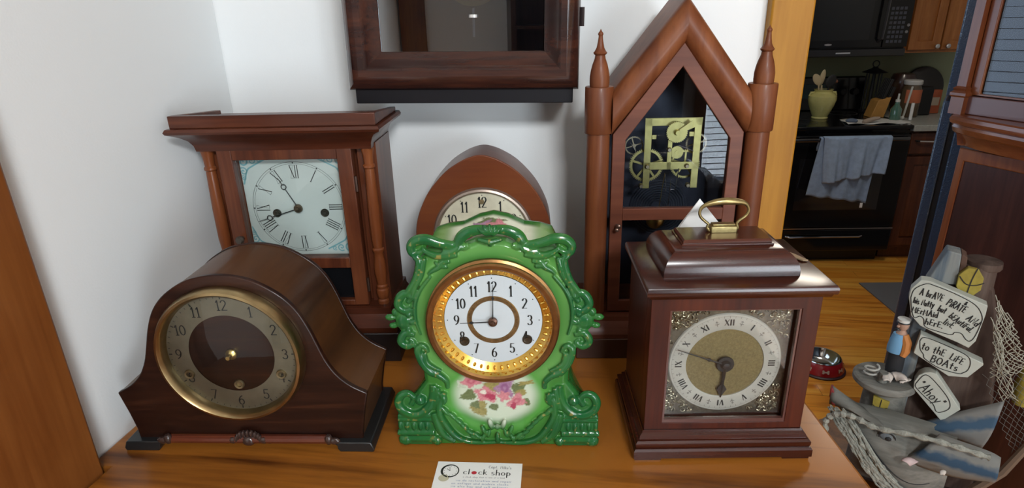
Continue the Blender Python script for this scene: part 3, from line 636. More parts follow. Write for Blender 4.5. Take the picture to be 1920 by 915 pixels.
# ---------------------------------------------------------------- bracket clock, front right
w_br = wood('bracket_mahogany', (.022, .0035, .002), (.054, .0090, .0030), (.095, .018, .005), 'Z', 40, .38, .08, .8)
w_brX = wood('bracket_mahogany_cross', (.018, .0035, .002), (.042, .0080, .0035), (.085, .018, .006), 'X', 40, .24, .45, .8)
t = thing('bracket_clock', 'mahogany bracket clock with bell top, brass carrying handle and square dial', 'clock', (.0437, .5289, TZ), rad(7.6), 'clocks on the sideboard')
def RB(i, z, dy=0): return (.0 + i, .1875 - i, .0 + i + dy, .136 - i, z)
b = MB().rings([RB(0, .004), RB(0, .0125), RB(.0015, .0150), RB(.0030, .0150), RB(.0020, .0180), RB(.0020, .0215), RB(.0040, .0235), RB(.0060, .0240), RB(.0065, .0280), RB(.0095, .0305), RB(.0100, .0330)])
b.build('base_moulding', w_brX, t, smooth=25)
for x0 in (.0015, .158):
    MB().box(x0, x0 + .028, .0025, .030, 0, .0042).build('foot', w_brX, t)
for x0 in (.0015, .158):
    MB().box(x0, x0 + .028, .106, .134, 0, .0042).build('foot', w_brX, t)
# body as four walls so that the dial sits back in its opening
cxb = .0937
o_ = [(.0110, .033), (.1765, .033), (.1765, .193), (.0110, .193)]; i_ = [(.0300, .0405), (.1585, .0405), (.1585, .1735), (.0300, .1735)]
MB().frame(o_, i_, .0115, .031).build('door_frame', w_br, t, bevel=.0006)
MB().rings([(.0110, .1765, .031, .124, .033), (.0110, .1765, .031, .124, .193)]).build('case', w_br, t)
b = MB().frame([(.0300, .0405), (.1585, .0405), (.1585, .1735), (.0300, .1735)], [(.0320, .0445), (.1565, .0445), (.1565, .1725), (.0320, .1725)], .0125, .0165)
b.build('sight_edge', plain('sight_edge', (.09, .035, .028), .28, coat=.5), t)
def RS(i, z): return (.0035 + i, .1840 - i, -.0010 + i, .1290 - i, z)
MB().rings([RS(.0045, .190), RS(.0030, .1930), RS(.0005, .1945), RS(0, .1965), RS(0, .2000), RS(.0012, .2025), RS(.0030, .2032)]).build('top_slab', w_brX, t, smooth=30)
def RC(i, z): return (.0240 + i, .1570 - i, .0240 + i * .95, .1130 - i * 1.20, .2030 + (z - .2030) * 1.165)
bell = [(0, .2030), (0, .2050)] + [(.0205 * (1 - math.cos(rad(a))), .2050 + .0200 * math.sin(rad(a))) for a in range(8, 84, 7)] + [(.0195, .2252), (.0208, .2256), (.0208, .2268), (.0228, .2272)]
MB().rings([RC(i, z) for i, z in bell]).build('bell_top', w_brX, t, smooth=30)
MB().rings([RC(.0225, .2270), RC(.0225, .2285), RC(.0240, .2300)]).build('cap', w_brX, t, smooth=30)
hx, hy = .0925, .0700
hb = MB().box(hx - .0132, hx + .0132, hy - .0055, hy + .0055, .2340, .2415).box(hx - .0118, hx + .0118, hy - .0042, hy + .0042, .2415, .2435).build('handle_base', plain('handle_brass', (.34, .27, .12), .3, .9, var=.2, vscale=200), t, bevel=.0008)
q = cr([(hx + a, hy, z_ + .0040) for a, z_ in [(-.0128, .2315), (-.0160, .2350), (-.0152, .2385), (-.0185, .2415), (-.0236, .2465), (-.0250, .2520), (-.0222, .2575), (-.0130, .2612), (0, .2628), (.0130, .2620), (.0210, .2596), (.0246, .2535), (.0228, .2475), (.0165, .2420), (.0140, .2385), (.0152, .2350), (.0128, .2315)]], 4)
rr = [.0015 + .0024 * math.exp(-((i - len(q) / 2) / (len(q) * .10)) ** 2) + (.0008 if (i < 4 or i > len(q) - 5) else 0) for i in range(len(q))]
MB().tube(q, rr, 12).build('handle', M['antbrass'], t)
dy, dz, cx = .0280, .1035, .0945
dl = MB().box(.0296, .1588, dy, dy + .003, .041, .173).build('dial', plain('dial_bronze', (.12, .105, .075), .45, .6, var=.3, vscale=300), t)
MB().disc((cx, dz), .0410, dy - .0006, 64).build('dial_centre', plain('matted_brass', (.24, .19, .085), .50, .6, var=.18, vscale=500, bump=.3, bscale=1500), dl)
b = MB().lathe([(.0400, -.0002), (.0403, -.0016), (.0412, -.0018), (.0575, -.0018), (.0585, -.0006), (.0585, .0)], (cx, dy, dz), 'Y', 72); b.f = [f for f in b.f if len(f) < 20]
b.build('chapter_ring', plain('silvered_ring', (.50, .49, .44), .42, .25, var=.06, vscale=60), dl)
b = MB(); y_ = dy - .0021
for k in range(1, 13): roman(b, k, cx, dz, .0448, .0518, y_, .0015, .0006, None, .0026)
b.build('numerals', M['ink'], dl)
b = MB().ringdisc((cx, dz), .0553, .05545, y_)
for k in range(60):
    a = rad(6 * k); ribbon(b, [(cx + r * math.cos(a), dz + r * math.sin(a)) for r in (.0535, .0553)], y_, .00035, .00035)
for k in range(12):
    a = rad(15 + 30 * k); er = (math.cos(a), math.sin(a)); et = (-er[1], er[0])
    P = lambda r, t_: (cx + er[0] * r + et[0] * t_, dz + er[1] * r + et[1] * t_)
    ribbon(b, [P(.0455, 0), P(.0505, 0)], y_, .0006, .0006); ribbon(b, [P(.0480, -.0020), P(.0472, 0), P(.0480, .0020)], y_, .0007, .0007); ribbon(b, [P(.0500, -.0012), P(.0512, 0), P(.0500, .0012)], y_, .0006, .0006)
b.build('minute_track', plain('grey_engraving', (.17, .165, .15), .5), dl)
for sx in (-1, 1):
    for sz in (-1, 1):
        b = MB(); ox, oz = cx + sx * .0600 - .0004, dz + .0035 + sz * .0605
        for k in range(80):
            f = random.random(); u = random.random() * .040 * (1 if f < .5 else .45); w = random.random() * .040 * (.45 if f < .5 else 1)
            px, pz = ox - sx * u, oz - sz * w
            if math.hypot(px - cx, pz - dz) < .0610: continue
            a0 = random.random() * 6.28; r_ = random.uniform(.0018, .0036)
            b.tube([(px + r_ * (1 - j / 12) * math.cos(a0 + j * .55), dy - .0012 - .0008 * math.sin(j), pz + r_ * (1 - j / 12) * math.sin(a0 + j * .55)) for j in range(10)], [.0009 - .00005 * j for j in range(10)], 6)
        b.build('spandrel', plain('silver_gilt', (.34, .31, .22), .30, .9), dl)
hb_ = plain('blued_steel', (.016, .015, .015), .4)
hand(dl, cx, dz, dy - .0050, 159.5, .0545, hb_, None, 0, .0010, 'minute_hand', .0, (.0185, .0022))
b = hand(dl, cx, dz, dy - .0038, 268, .0400, hb_, None, 0, .0022, 'hour_hand', .0, (.0300, .0052))
MB().lathe([(.0, -.0085), (.0035, -.008), (.0055, -.005), (.0060, -.0026)], (cx, dy, dz), 'Y', 20).build('centre_boss', hb_, dl)
MB().box(.0310, .1575, .0185, .0192, .0430, .1730).build('pane', pane('bracket_glass', (.95, .95, .94), .5), t)
# folded white card standing behind the bell top
cm = Matrix.Translation((.0437, .5289, TZ)) @ Matrix.Rotation(rad(7.6), 4, 'Z')
b = MB().add([(.049, .1175, .2035), (.124, .1175, .2035), (.0805, .1160, .2560), (.049, .1230, .2035), (.124, .1230, .2035)], [(0, 1, 2), (4, 3, 2)])
o = b.build('price_card', M['whitecard'], None, smooth=0, solid=.0006); o.matrix_world = cm
tag(o, 'plain white triangular folded card behind the brass handle of the bracket clock', 'card')
b = MB().plan([(.1580, .1000), (.1625, .0960), (.1735, .0750), (.1800, .0590), (.1745, .0580), (.1580, .0840)], .2042, .2054)
o = b.build('cardboard_slip', plain('tan_cardboard', (.30, .21, .12), .6), None, smooth=0); o.matrix_world = cm
tag(o, 'thin tan cardboard slip on the bracket clock top, right of the bell', 'card')

# ---------------------------------------------------------------- wall clock
w_wc = wood('dark_ogee', (.010, .005, .005), (.028, .010, .008), (.070, .022, .012), 'X', 36, .25, .5, 1.2)
t = thing('wall_clock', 'dark wooden wall clock with glazed door and pendulum, cut off by the top', 'clock', (-.35, .76, 1.40), rot=(0, rad(.9), TH))
c = .173; zt = .62
MB().box(c - .1400, c + .1400, .006, .098, .0255, zt - .02).box(c - .1400, c + .1400, -.004, .006, .0255, .0440).build('case', plain('black_case', (.007, .006, .008), .45, spec=.2), t, bevel=.0012)
def wall_rail(o0, i0, y_o, y_i, name, mat):
    outer = [(c - o0, .0430 + (.1465 - o0)), (c + o0, .0430 + (.1465 - o0)), (c + o0, zt), (c - o0, zt)]
    return outer
prof = [(.1465, .006), (.1465, -.006), (.1440, -.0120), (.1380, -.0175), (.1300, -.0200), (.1230, -.0185), (.1195, -.0150), (.1190, -.0140), (.1180, -.0125), (.1040, -.0020), (.1030, -.0005), (.1025, .006)]
L = []
for o0, y in prof:
    zb_ = .0430 + (.1465 - o0) * 1.06
    L.append([(c - o0, y, zb_), (c + o0, y, zb_), (c + o0, y, zt - (.1465 - o0)), (c - o0, y, zt - (.1465 - o0))])
fr = MB().loft(L, cap=False).build('door_frame', w_wc, t, smooth=25)
MB().box(c - .104, c + .104, .0015, .0025, .085, zt - .04).build('pane', pane('wall_clock_glass', (.55, .62, .68), 6.0), fr)
MB().tube([(c + .1490, -.002, .118), (c + .1490, -.002, .140)], .0028, 8).build('hinge', plain('hinge_dark', (.03, .02, .02), .4, .6), fr)
MB().lathe([(.0001, .0), (.030, .001), (.040, .003), (.044, .006), (.040, .009), (.0001, .010)], (c + .0145, .0035, .1795), 'Y', 48).build('pendulum_bob', M['brass'], t)
MB().tube([(c + .0145, .0060, .140), (c + .0145, .0060, .106)], .0016, 8).lathe([(.0001, .1290), (.0065, .1290), (.0065, .1325), (.0001, .133)], (c + .0145, .0060, 0), 'Z', 16).build('rating_nut', plain('nickel', (.62, .62, .60), .3, .3), t)

# ---------------------------------------------------------------- the business card on the sideboard
t = thing('business_card', 'white clock shop business card lying at the front of the sideboard', 'card', (-.1641, .5048, TZ), rad(4.3))
cw, chh = .0908, .0515
MB().box(0, cw, -chh, 0, .0002, .0007).build('card', M['whitecard'], t)
def flat(b, name, mat, parent):                    # strokes drawn in x-z are laid down on the card
    b.v = [(x, z - chh, .0009 + y) for x, y, z in b.v]; return b.build(name, mat, parent, smooth=0)
b = MB(); lx, lz = .0150, .0375
ro, ri = .0098, .0080
n = 48
b.add([(lx + ro * math.cos(2 * PI * i / n), 0, lz + ro * .98 * math.sin(2 * PI * i / n)) for i in range(n)] + [(lx + .0006 + ri * math.cos(2 * PI * i / n), 0, lz + .0001 + ri * math.sin(2 * PI * i / n)) for i in range(n)], [(i, (i + 1) % n, (i + 1) % n + n, i + n) for i in range(n)])
ribbon(b, [(lx, lz), (lx - .0035, lz + .003)], 0, .0006, .0006); ribbon(b, [(lx, lz), (lx - .001, lz + .0062)], 0, .0004, .0004)
for k in range(12): a = rad(30 * k); ribbon(b, [(lx + .0004 + .0062 * math.cos(a), lz + .0062 * math.sin(a)), (lx + .0004 + .0070 * math.cos(a), lz + .0070 * math.sin(a))], 0, .0004, .0004)
def wr(b, tx, x, z, h, wt, wk, sx=1, gap=.1, jig=0.0, ang=0.0): write(b, tx, x, z, h, 0, wt, wk, ang, sx, gap, False, jig)
wr(b, 'cl', .0295, .0335, .0072, .0003, .0011, 1.15, .14); wr(b, 'ck', .0455, .0335, .0072, .0003, .0011, 1.15, .14); wr(b, 'shop', .0590, .0330, .0078, .0003, .0011, 1.1, .14)
flat(b, 'black_print', M['ink'], t)
b = MB().disc((.0408, .0357), .0028, 0, 20, .0024); flat(b, 'red_dot', plain('red_print', (.45, .02, .04), .5), t)
b = MB(); wr(b, "Capt. Mike's", .0555, .0432, .0038, .0003, .0005, .92, .16, .04, -.03)
wr(b, 'a clock shop that is one of a kind', .0300, .0285, .0018, .0002, .0003, 1.15, .2)
flat(b, 'grey_print', plain('grey_print', (.20, .20, .24), .5), t)
b = MB()
for i_, tx in enumerate(['we do restoration and repair', 'on antique and modern clocks', 'we also buy and sell antiques', 'house calls and free estimates', 'by appointment only']):
    wr(b, tx, .0235 - (.004 * (i_ > 0)), .0230 - i_ * .0042, .0026, .0002, .0004, 1.25, .2)
flat(b, 'blue_print', plain('blue_print', (.22, .28, .46), .5), t)
b = MB(); n = 32
b.add([(.0100 + .0056 * math.cos(2 * PI * i / n), -.0001, .0270 + .0050 * math.sin(2 * PI * i / n)) for i in range(n)], [tuple(range(n))]); b.ringdisc((.0100, .0270), .0040, .0046, .0001, 32)
flat(b, 'watch_print', plain('pale_gold_print', (.55, .52, .38), .5), t)

# ---------------------------------------------------------------- green china clock, front centre
t = thing('china_clock', 'green glazed china clock with gold touched scrolls, painted flowers and white dial', 'clock', (-.211, .5262, TZ), rad(5.84), 'clocks on the sideboard')
CX = .1075
F_ = [(0, .0015), (.032, .001), (.065, .000), (.088, .0005), (.108, .002), (.1105, .014), (.1105, .030), (.104, .050), (.088, .066), (.078, .080), (.079, .097), (.085, .116), (.090, .140), (.0895, .165), (.081, .190), (.074, .210), (.0735, .224), (.066, .2320), (.048, .2335), (.031, .2365), (.015, .2430), (0, .2450)]
B_ = [(0, .0015), (.032, .001), (.065, .000), (.088, .0005), (.106, .002), (.105, .012), (.101, .026), (.094, .040), (.087, .056), (.081, .075), (.078, .095), (.076, .116), (.074, .140), (.072, .165), (.070, .188), (.0675, .210), (.0660, .2300), (.061, .2400), (.048, .2440), (.032, .2460), (.0155, .2540), (0, .2575)]
def half(P, kx=1.0, kz=1.0, c=.12): return [(x * kx, c + (z - c) * kz if z > .01 else z) for x, z in P]
def full(P): return [(CX + x, z) for x, z in P] + [(CX - x, z) for x, z in P[-2:0:-1]]
def mixp(a, P, Q): return [(p[0] * (1 - a) + q[0] * a, p[1] * (1 - a) + q[1] * a) for p, q in zip(P, Q)]
lv = [(0.003, half(F_, .93, .955)), (.0065, half(F_, .985, .985)), (.012, F_), (.018, half(mixp(.12, F_, B_), .99, .995)), (.026, mixp(.3, F_, B_)), (.034, mixp(.55, F_, B_)), (.044, mixp(.85, F_, B_)), (.056, B_), (.062, half(B_, .99, .992)), (.066, half(B_, .95, .965))]
body = MB().loft([[(x, y, z) for x, z in full(P)] for y, P in lv])
paths = []
def tb(pts, r, y=.004, r1=None, n=5):
    for s in (-1, 1):
        q = cr([(CX + s * x, z) for x, z in pts], n); m = len(q)
        rr = [r * (.55 + .45 * math.sin(PI * min(1, (i / m) * 1.0 + .12))) if r1 is None else r + (r1 - r) * i / m for i in range(m)]
        body.tube([(x, y, z) for x, z in q], rr, 8)
        paths.append(q)
def ball(x, z, r, y=.002, sc=(1, 1, 1)):
    for s in ((-1, 1) if abs(x) > 1e-6 else (1,)): body.sphere((CX + s * x, y, z), r, 10, sc)
def mir(P): return [(abs(a), b) for a, b in P]
tb(mir([(-.0004, .2550), (-.0123, .2545), (-.0219, .2520), (-.0286, .2470), (-.0314, .2400), (-.0261, .2370), (-.0212, .2390)]), .0060, .004)
tb([(.033, .2390), (.042, .2400), (.050, .2440)], .0045, .003)
for a in (-50, -25, 0, 25, 50):
    body.sphere((CX + .0085 * math.sin(rad(a)), .000, .2500 + .006 * math.cos(rad(a))), .0042, 10, (.55, 1, 1.5), Matrix.Rotation(rad(a), 3, 'Y'))
body.tube([(CX - .012, -.001, .2465), (CX, -.004, .2445), (CX + .012, -.001, .2465)], [.002, .0032, .002], 8)
ball(0, .2405, .0028, .001)
tb(mir([(-.0370, .2350), (-.0464, .2400), (-.0535, .2422), (-.0629, .2455), (-.0726, .2443), (-.0786, .2386), (-.0773, .2308), (-.0700, .2320), (-.0648, .2372)]), .0056, .003)
tb(mir([(-.0330, .2300), (-.0449, .2285), (-.0545, .2290), (-.0617, .2320), (-.0673, .2359)]), .0042, .0015)
tb(mir([(-.0300, .2370), (-.040, .2320), (-.048, .2330)]), .0035, .001)
tb(mir([(-.0763, .2282), (-.0716, .2242), (-.0723, .2150), (-.0771, .2017), (-.0856, .1896), (-.0924, .1828)]), .0046, .002)
tb(mir([(-.0656, .2268), (-.0674, .2190), (-.0707, .2071), (-.0765, .1964), (-.0821, .1827)]), .0030, .0005)
tb(mir([(-.0404, .2227), (-.0489, .2215), (-.0529, .2162), (-.0594, .2123), (-.0633, .2084)]), .0030, .001)
tb(mir([(-.0430, .2170), (-.0500, .2180), (-.0560, .2220)]), .0025, .001)
tb(mir([(-.0610, .2070), (-.0732, .1909), (-.0796, .1744), (-.0800, .1560), (-.0760, .140)]), .0022, .001)
tb(mir([(-.0833, .1703), (-.0905, .1672), (-.0970, .1735), (-.0947, .1828), (-.0888, .1874), (-.0836, .1827), (-.0870, .1770)]), .0048, .003)
ball(.0925, .1545, .0110, .007, (1, .7, 1.1)); ball(.0890, .1740, .0080, .008, (1, .7, 1.2)); ball(.0890, .1340, .0075, .008, (1, .7, 1.2)); ball(.0720, .2390, .0080, .008, (1.2, .8, .9)); ball(.0990, .0560, .0100, .009, (1, .7, 1)); ball(.1075, .1585, .0042, .006, (1.4, .9, .9)); ball(.1050, .1490, .0038, .006, (1.3, .9, .9)); ball(.0830, .1550, .0042, .002, (1.3, .8, .8)); ball(.1010, .1650, .0045, .005); ball(.0870, .1640, .0035, .002); ball(.0880, .1450, .0035, .002)
tb(mir([(-.0828, .1400), (-.0928, .1418), (-.0980, .1320), (-.0913, .1261), (-.0850, .1310), (-.0890, .1350)]), .0046, .003)
tb(mir([(-.0783, .1275), (-.0808, .1216), (-.0772, .1082), (-.0690, .0962), (-.0602, .0917), (-.0527, .0840), (-.0520, .0756)]), .0048, .001)
tb(mir([(-.0737, .1201), (-.0720, .1082), (-.0660, .1022), (-.0571, .0977)]), .0030, .0)
tb(mir([(-.0790, .1290), (-.0730, .1270), (-.0690, .1200)]), .0030, .0)
tb(mir([(-.0677, .0790), (-.0686, .0653), (-.0735, .0527), (-.0824, .0430), (-.0933, .0405), (-.1037, .0461), (-.1076, .0557), (-.1034, .0652), (-.0951, .0668), (-.0903, .0605), (-.0943, .0526)]), .0058, .003)
tb(mir([(-.0625, .0763), (-.0649, .0606), (-.0698, .0479)]), .0034, .001); ball(.0831, .0598, .0065, .002)
tb([(.0680, .0395), (.1090, .0395)], .0032, .002, .0032); tb([(.0700, .0350), (.1100, .0350)], .0026, .001, .0026); tb([(.0700, .0170), (.1115, .0170)], .0034, .001, .0034)
for bx in (.1075, .1000, .0925, .0850, .0775): ball(bx, .0265, .0032, -.0005, (.75, .7, 1.7))
ball(.1035, .0072, .0072, .002, (1.2, .8, 1)); ball(.0680, .0066, .0062, .002); tb([(.0700, .0090), (.1010, .0090)], .0052, .003, .0052)
for s in (-1, 1):
    body.box(min(CX + s * .070, CX + s * .110), max(CX + s * .070, CX + s * .110), .000, .012, .0015, .040)
tb(mir([(-.0550, .0700), (-.0618, .0575), (-.0622, .0416), (-.0551, .0254), (-.0451, .0120), (-.0318, .0060), (-.012, .0050), (0, .0060)]), .0040, .000)
tb([(.0690, .0440), (.0660, .0300), (.0600, .0150), (.0480, .0050)], .0052, .001)
tb([(.0600, .0700), (.0560, .0620), (.0580, .0560)], .0035, -.0005)
for k in range(6):
    f = k / 5; x = .0560 - .030 * f ** .8 * 1.0; z = .0470 - .034 * f
    body.sphere((CX - x, -.001, z), .0048 - .001 * f, 10, (.6, .7, 1.5), Matrix.Rotation(rad(-38 - 25 * f), 3, 'Y')); body.sphere((CX + x, -.001, z), .0048 - .001 * f, 10, (.6, .7, 1.5), Matrix.Rotation(rad(38 + 25 * f), 3, 'Y'))
for x, z, a, r in [(.0150, .0230, 20, .0045), (.0165, .0120, -20, .004), (.0070, .0300, 15, .0050), (.0095, .0180, -15, .004), (.0225, .0150, 45, .0042)]:
    for s in (-1, 1): body.sphere((CX + s * x, -.001, z), r, 10, (.6, .7, 1.5), Matrix.Rotation(rad(s * a), 3, 'Y'))
ball(0, .0120, .0042, -.001, (.7, .8, 2.0)); ball(0, .0270, .0035, -.001)

def remeshed(mb, voxel, smooth):
    me = bpy.data.meshes.new('tmp'); me.from_pydata(mb.v, [], mb.f)
    import bmesh
    bm = bmesh.new(); bm.from_mesh(me); bmesh.ops.recalc_face_normals(bm, faces=bm.faces); bm.to_mesh(me); bm.free()
    o = bpy.data.objects.new('tmp', me); COL.objects.link(o)
    r = o.modifiers.new('r', 'REMESH'); r.mode = 'VOXEL'; r.voxel_size = voxel
    s = o.modifiers.new('s', 'SMOOTH'); s.iterations = smooth; s.factor = .5
    dg = bpy.context.evaluated_depsgraph_get(); dg.update()
    out = bpy.data.meshes.new_from_object(o.evaluated_get(dg), depsgraph=dg)
    bpy.data.objects.remove(o); bpy.data.meshes.remove(me)
    return out
me = remeshed(body, .00095, 2)
nv = len(me.vertices); co = np.empty(nv * 3); me.vertices.foreach_get('co', co); co = co.reshape(-1, 3)
nr = np.empty(nv * 3); me.vertices.foreach_get('normal', nr); nr = nr.reshape(-1, 3)
x = co[:, 0] - CX; y = co[:, 1]; z = co[:, 2]
def ss(a, b_, v): q = np.clip((v - a) / (b_ - a), 0, 1); return q * q * (3 - 2 * q)
_tab = rng.rand(4096)
def vnoise(P, s, seed=0):                           # smooth value noise
    P = P * s + seed * 17.3; i = np.floor(P).astype(int); f = P - i; f = f * f * (3 - 2 * f); out = 0
    pm = np.random.RandomState(seed + 3).permutation(4096)
    for dx in (0, 1):
        for dy_ in (0, 1):
            for dz_ in (0, 1):
                h_ = pm[(pm[(pm[(i[:, 0] + dx) & 4095] + i[:, 1] + dy_) & 4095] + i[:, 2] + dz_) & 4095]
                out = out + _tab[h_] * (f[:, 0] if dx else 1 - f[:, 0]) * (f[:, 1] if dy_ else 1 - f[:, 1]) * (f[:, 2] if dz_ else 1 - f[:, 2])
    return out
n1 = vnoise(co, 60, 1); n2 = vnoise(co, 350, 2); n3 = vnoise(co, 900, 3)
def lerp(C, c, m): return C * (1 - m[:, None]) + np.array(c)[None] * m[:, None]
C = np.tile(np.array([.034, .155, .026]), (nv, 1))
rd = np.hypot(x / 1.0, (z - .157) / 1.0)
pl = np.exp(-((rd - .080) / .010) ** 2) * ss(.02, .0, y) * .75
C = lerp(C, (.16, .38, .10), pl * (.6 + .4 * n1))
C = lerp(C, (.08, .29, .05), ss(.055, .085, np.hypot(x * 1.0, (z - .06) * 1.25)) * 0 + np.exp(-((np.hypot(x, (z - .060) * 1.3) - .050) / .010) ** 2) * ss(.02, .0, y))
raised = ss(.0026, -.0010, y) ; raised[(rd < .066)] = 0
edge = ss(.070, .080, np.abs(x)) * ss(.03, .0, y)
C = lerp(C, (.006, .085, .026), np.clip(raised * .95 + edge * .6, 0, 1) * (.55 + .45 * n1))
# white panel low on the front and white band over the top
wz = 1 - ss(.78, 1.12, np.sqrt((x / .047) ** 2 + ((z - .066) / .036) ** 2) + .10 * (n1 - .5)); wz = wz * ss(.012, .002, y)
C = lerp(C, (.52, .58, .45), wz)
tp = ss(.012, .020, y) * ss(.050, .042, y) * ss(.054, .034, np.abs(x)) * ss(.18, .2, z)
C = lerp(C, (.62, .63, .48), tp)
C = lerp(C, (.32, .45, .16), ss(.012, .02, y) * ss(.058, .046, y) * ss(.18, .2, z) * np.exp(-((np.abs(x) - .052) / .008) ** 2) * .5)
side = ss(.013, .03, y) * (1 - ss(.18, .2, z)); C = lerp(C, (.022, .155, .030), side * .6)
# gold dabs on the relief
gd = ss(.78, .88, n2) * ss(.001, -.003, y) * ((rd > .070)) * (1 - wz)
C = lerp(C, (.34, .24, .06), gd * .6)
# painted flowers: (x, z, half width, half height, tilt, colour, frill)
def blob(cx_, cz_, a_, b_, rot, col, amp=.25, k=5, up=0, op=1.0, dark=None):
    global C
    a_, b_ = a_ * 1.25, b_ * 1.25
    X_, Z_ = (x - cx_, z - cz_) if up == 0 else (x - cx_, (y - cz_))
    ca, sa = math.cos(rad(rot)), math.sin(rad(rot)); u = (X_ * ca + Z_ * sa) / a_; w = (-X_ * sa + Z_ * ca) / b_
    r_ = np.hypot(u, w); an = np.arctan2(w, u); q = r_ * (1 + amp * np.cos(k * an)) + .5 * (n3 - .5)
    m = (1 - ss(.85, 1.1, q)) * op * ((ss(.010, .003, y)) if up == 0 else ss(.19, .2, z) * ss(.008, .012, y) * ss(.050, .042, y))
    cc = np.array(col)[None] * (.75 + .5 * n3[:, None])
    if dark is not None: cc = cc * (1 - ss(.3, .0, np.abs(r_ - .35))[:, None] * .6) + np.array(dark)[None] * (ss(.3, .0, np.abs(r_ - .35))[:, None] * .6)
    C = C * (1 - m[:, None]) + cc * m[:, None]
pink, rose, leaf, olive, viol, cream = (.52, .20, .22), (.36, .05, .09), (.13, .16, .07), (.27, .23, .08), (.33, .18, .28), (.65, .60, .50)
for a in [(-.030, .0650, .0068, .0052, 20, leaf, .15, 3), (-.0190, .0485, .0072, .0075, 0, olive, .2, 3), (-.0230, .0530, .004, .004, 0, leaf, .2, 3), (-.0032, .0775, .0068, .0065, 0, olive, .2, 3), (-.0030, .0500, .0042, .0035, 0, leaf, .1, 3), (.0235, .0740, .0052, .0068, -30, leaf, .15, 3), (.0270, .0690, .0048, .0032, 0, olive, .1, 3), (.0325, .0810, .0065, .0020, 10, olive, .3, 4), (.0325, .0565, .0032, .0040, 20, leaf, .1, 3), (-.0370, .0790, .004, .004, 0, (.45, .5, .38), .2, 4)]: blob(*a)
for a in [(-.0265, .0830, .0080, .0060, 15, pink, .2, 5, 0, 1.0, rose), (-.0110, .0660, .0098, .0070, -22, pink, .18, 5, 0, 1.0, rose), (-.0060, .0630, .0050, .0030, -20, rose, .1, 3), (.0090, .0740, .0068, .0105, 0, viol, .28, 5, 0, 1.0, (.2, .05, .16)), (.0080, .0640, .0050, .0050, 0, pink, .25, 5), (.0215, .0580, .0080, .0055, 30, pink, .25, 3, 0, 1.0, rose), (.0180, .0515, .0025, .0035, 0, rose, .1, 3), (-.0140, .0690, .0028, .0022, 0, cream, .1, 3)]: blob(*a)
for a in [(-.002, .037, .012, .004, 0, leaf, .3, 5, 1), (-.014, .030, .009, .006, 10, viol, .3, 5, 1), (.010, .030, .010, .006, -10, pink, .3, 5, 1), (.020, .024, .009, .005, 0, rose, .3, 5, 1), (0, .024, .009, .005, 0, pink, .3, 5, 1), (-.020, .022, .007, .004, 0, rose, .3, 5, 1), (.028, .020, .006, .004, 0, olive, .2, 4, 1)]: blob(*a)
at = me.color_attributes.new('paint', 'FLOAT_COLOR', 'POINT')
buf = np.ones((nv, 4), np.float32); buf[:, :3] = np.clip(C, 0, 1); at.data.foreach_set('color', buf.ravel())
for p in me.polygons: p.use_smooth = True
me.materials.clear(); me.materials.append(painted('green_glaze', .20, .30, .30))
co_ = bpy.data.objects.new('china_case', me); COL.objects.link(co_); co_.parent = t
dz = .1585
b = MB().lathe([(.0600, .004), (.0655, .004), (.0680, .000), (.0680, -.004), (.0655, -.0052), (.0655, -.0095), (.0672, -.0105), (.0672, -.0125), (.0655, -.0142), (.0620, -.0140), (.0600, -.0120)], (CX, 0, dz), 'Y', 80); b.f = [f for f in b.f if len(f) < 20]
bz = b.build('bezel', M['copper'], t)
b = MB().lathe([(.0602, -.0122), (.0585, -.0060), (.0500, .0000), (.0495, .0)], (CX, 0, dz), 'Y', 80); b.f = [f for f in b.f if len(f) < 20]
for k in range(48):
    a = 2 * PI * k / 48; q = Matrix.Rotation(-a, 3, 'Y')
    b.sphere((CX + .0550 * math.cos(a), -.0036, dz + .0550 * math.sin(a)), .0021, 8, (1.6, .8, .8), Matrix.Rotation(-a, 3, 'Y'))
    b.sphere((CX + .0592 * math.cos(a + .065), -.0085, dz + .0592 * math.sin(a + .065)), .0014, 6)
b.build('egg_and_dart_ring', M['gold'], bz)
dy = -.0005
dl = MB().disc((CX, dz), .0500, dy, 64).build('dial', plain('porcelain_dial', (.66, .70, .72), .22, coat=.5), t)
b = MB(); y_ = dy - .0004
for k in range(1, 13):
    a = rad(90 - 30 * k); write(b, str(k), CX + .0375 * math.cos(a), dz + .0375 * math.sin(a), .0112, y_, .0005, .0017, 0, .78, .1)
for k in range(12): b.disc((CX + .0468 * math.cos(rad(30 * k)), dz + .0468 * math.sin(rad(30 * k))), .0006, y_, 8)
b.build('numerals', M['ink'], dl)
b = MB().lathe([(.0217, .0), (.0225, -.0012), (.0262, -.0012), (.0270, .0)], (CX, dy, dz), 'Y', 64); b.f = [f for f in b.f if len(f) < 20]
for k in range(56): a = 2 * PI * k / 56; b.sphere((CX + .0244 * math.cos(a), dy - .0012, dz + .0244 * math.sin(a)), .0008, 6, (1, .6, 1))
b.build('inner_ring', plain('ring_gilt', (.32, .22, .11), .35, .9, var=.3, vscale=200), dl)
for hx, hz in [(-.0305, -.0245), (.0345, -.0225)]:
    MB().lathe([(.0, -.0006), (.0024, -.0010), (.0026, .0), (.0042, -.0004), (.0050, -.0014), (.0053, .0)], (CX + hx, dy, dz + hz), 'Y', 20).build('winding_hole', plain('hole_brass', (.08, .06, .04), .3, .7), dl)
hand(dl, CX, dz, dy - .0045, 182.5, .0335, M['ink'], None, 0, .0008, 'hour_hand', .0, (.0215, .0017))
hand(dl, CX, dz, dy - .0058, 88, .0420, M['ink'], None, 0, .0007, 'minute_hand', .0, (.0270, .0014))
MB().lathe([(.0, -.0095), (.0020, -.009), (.0026, -.007), (.0046, -.0062), (.0048, -.003)], (CX, dy, dz), 'Y', 18).build('centre_arbor', plain('bronze_arbor', (.12, .06, .04), .35, .8), dl)
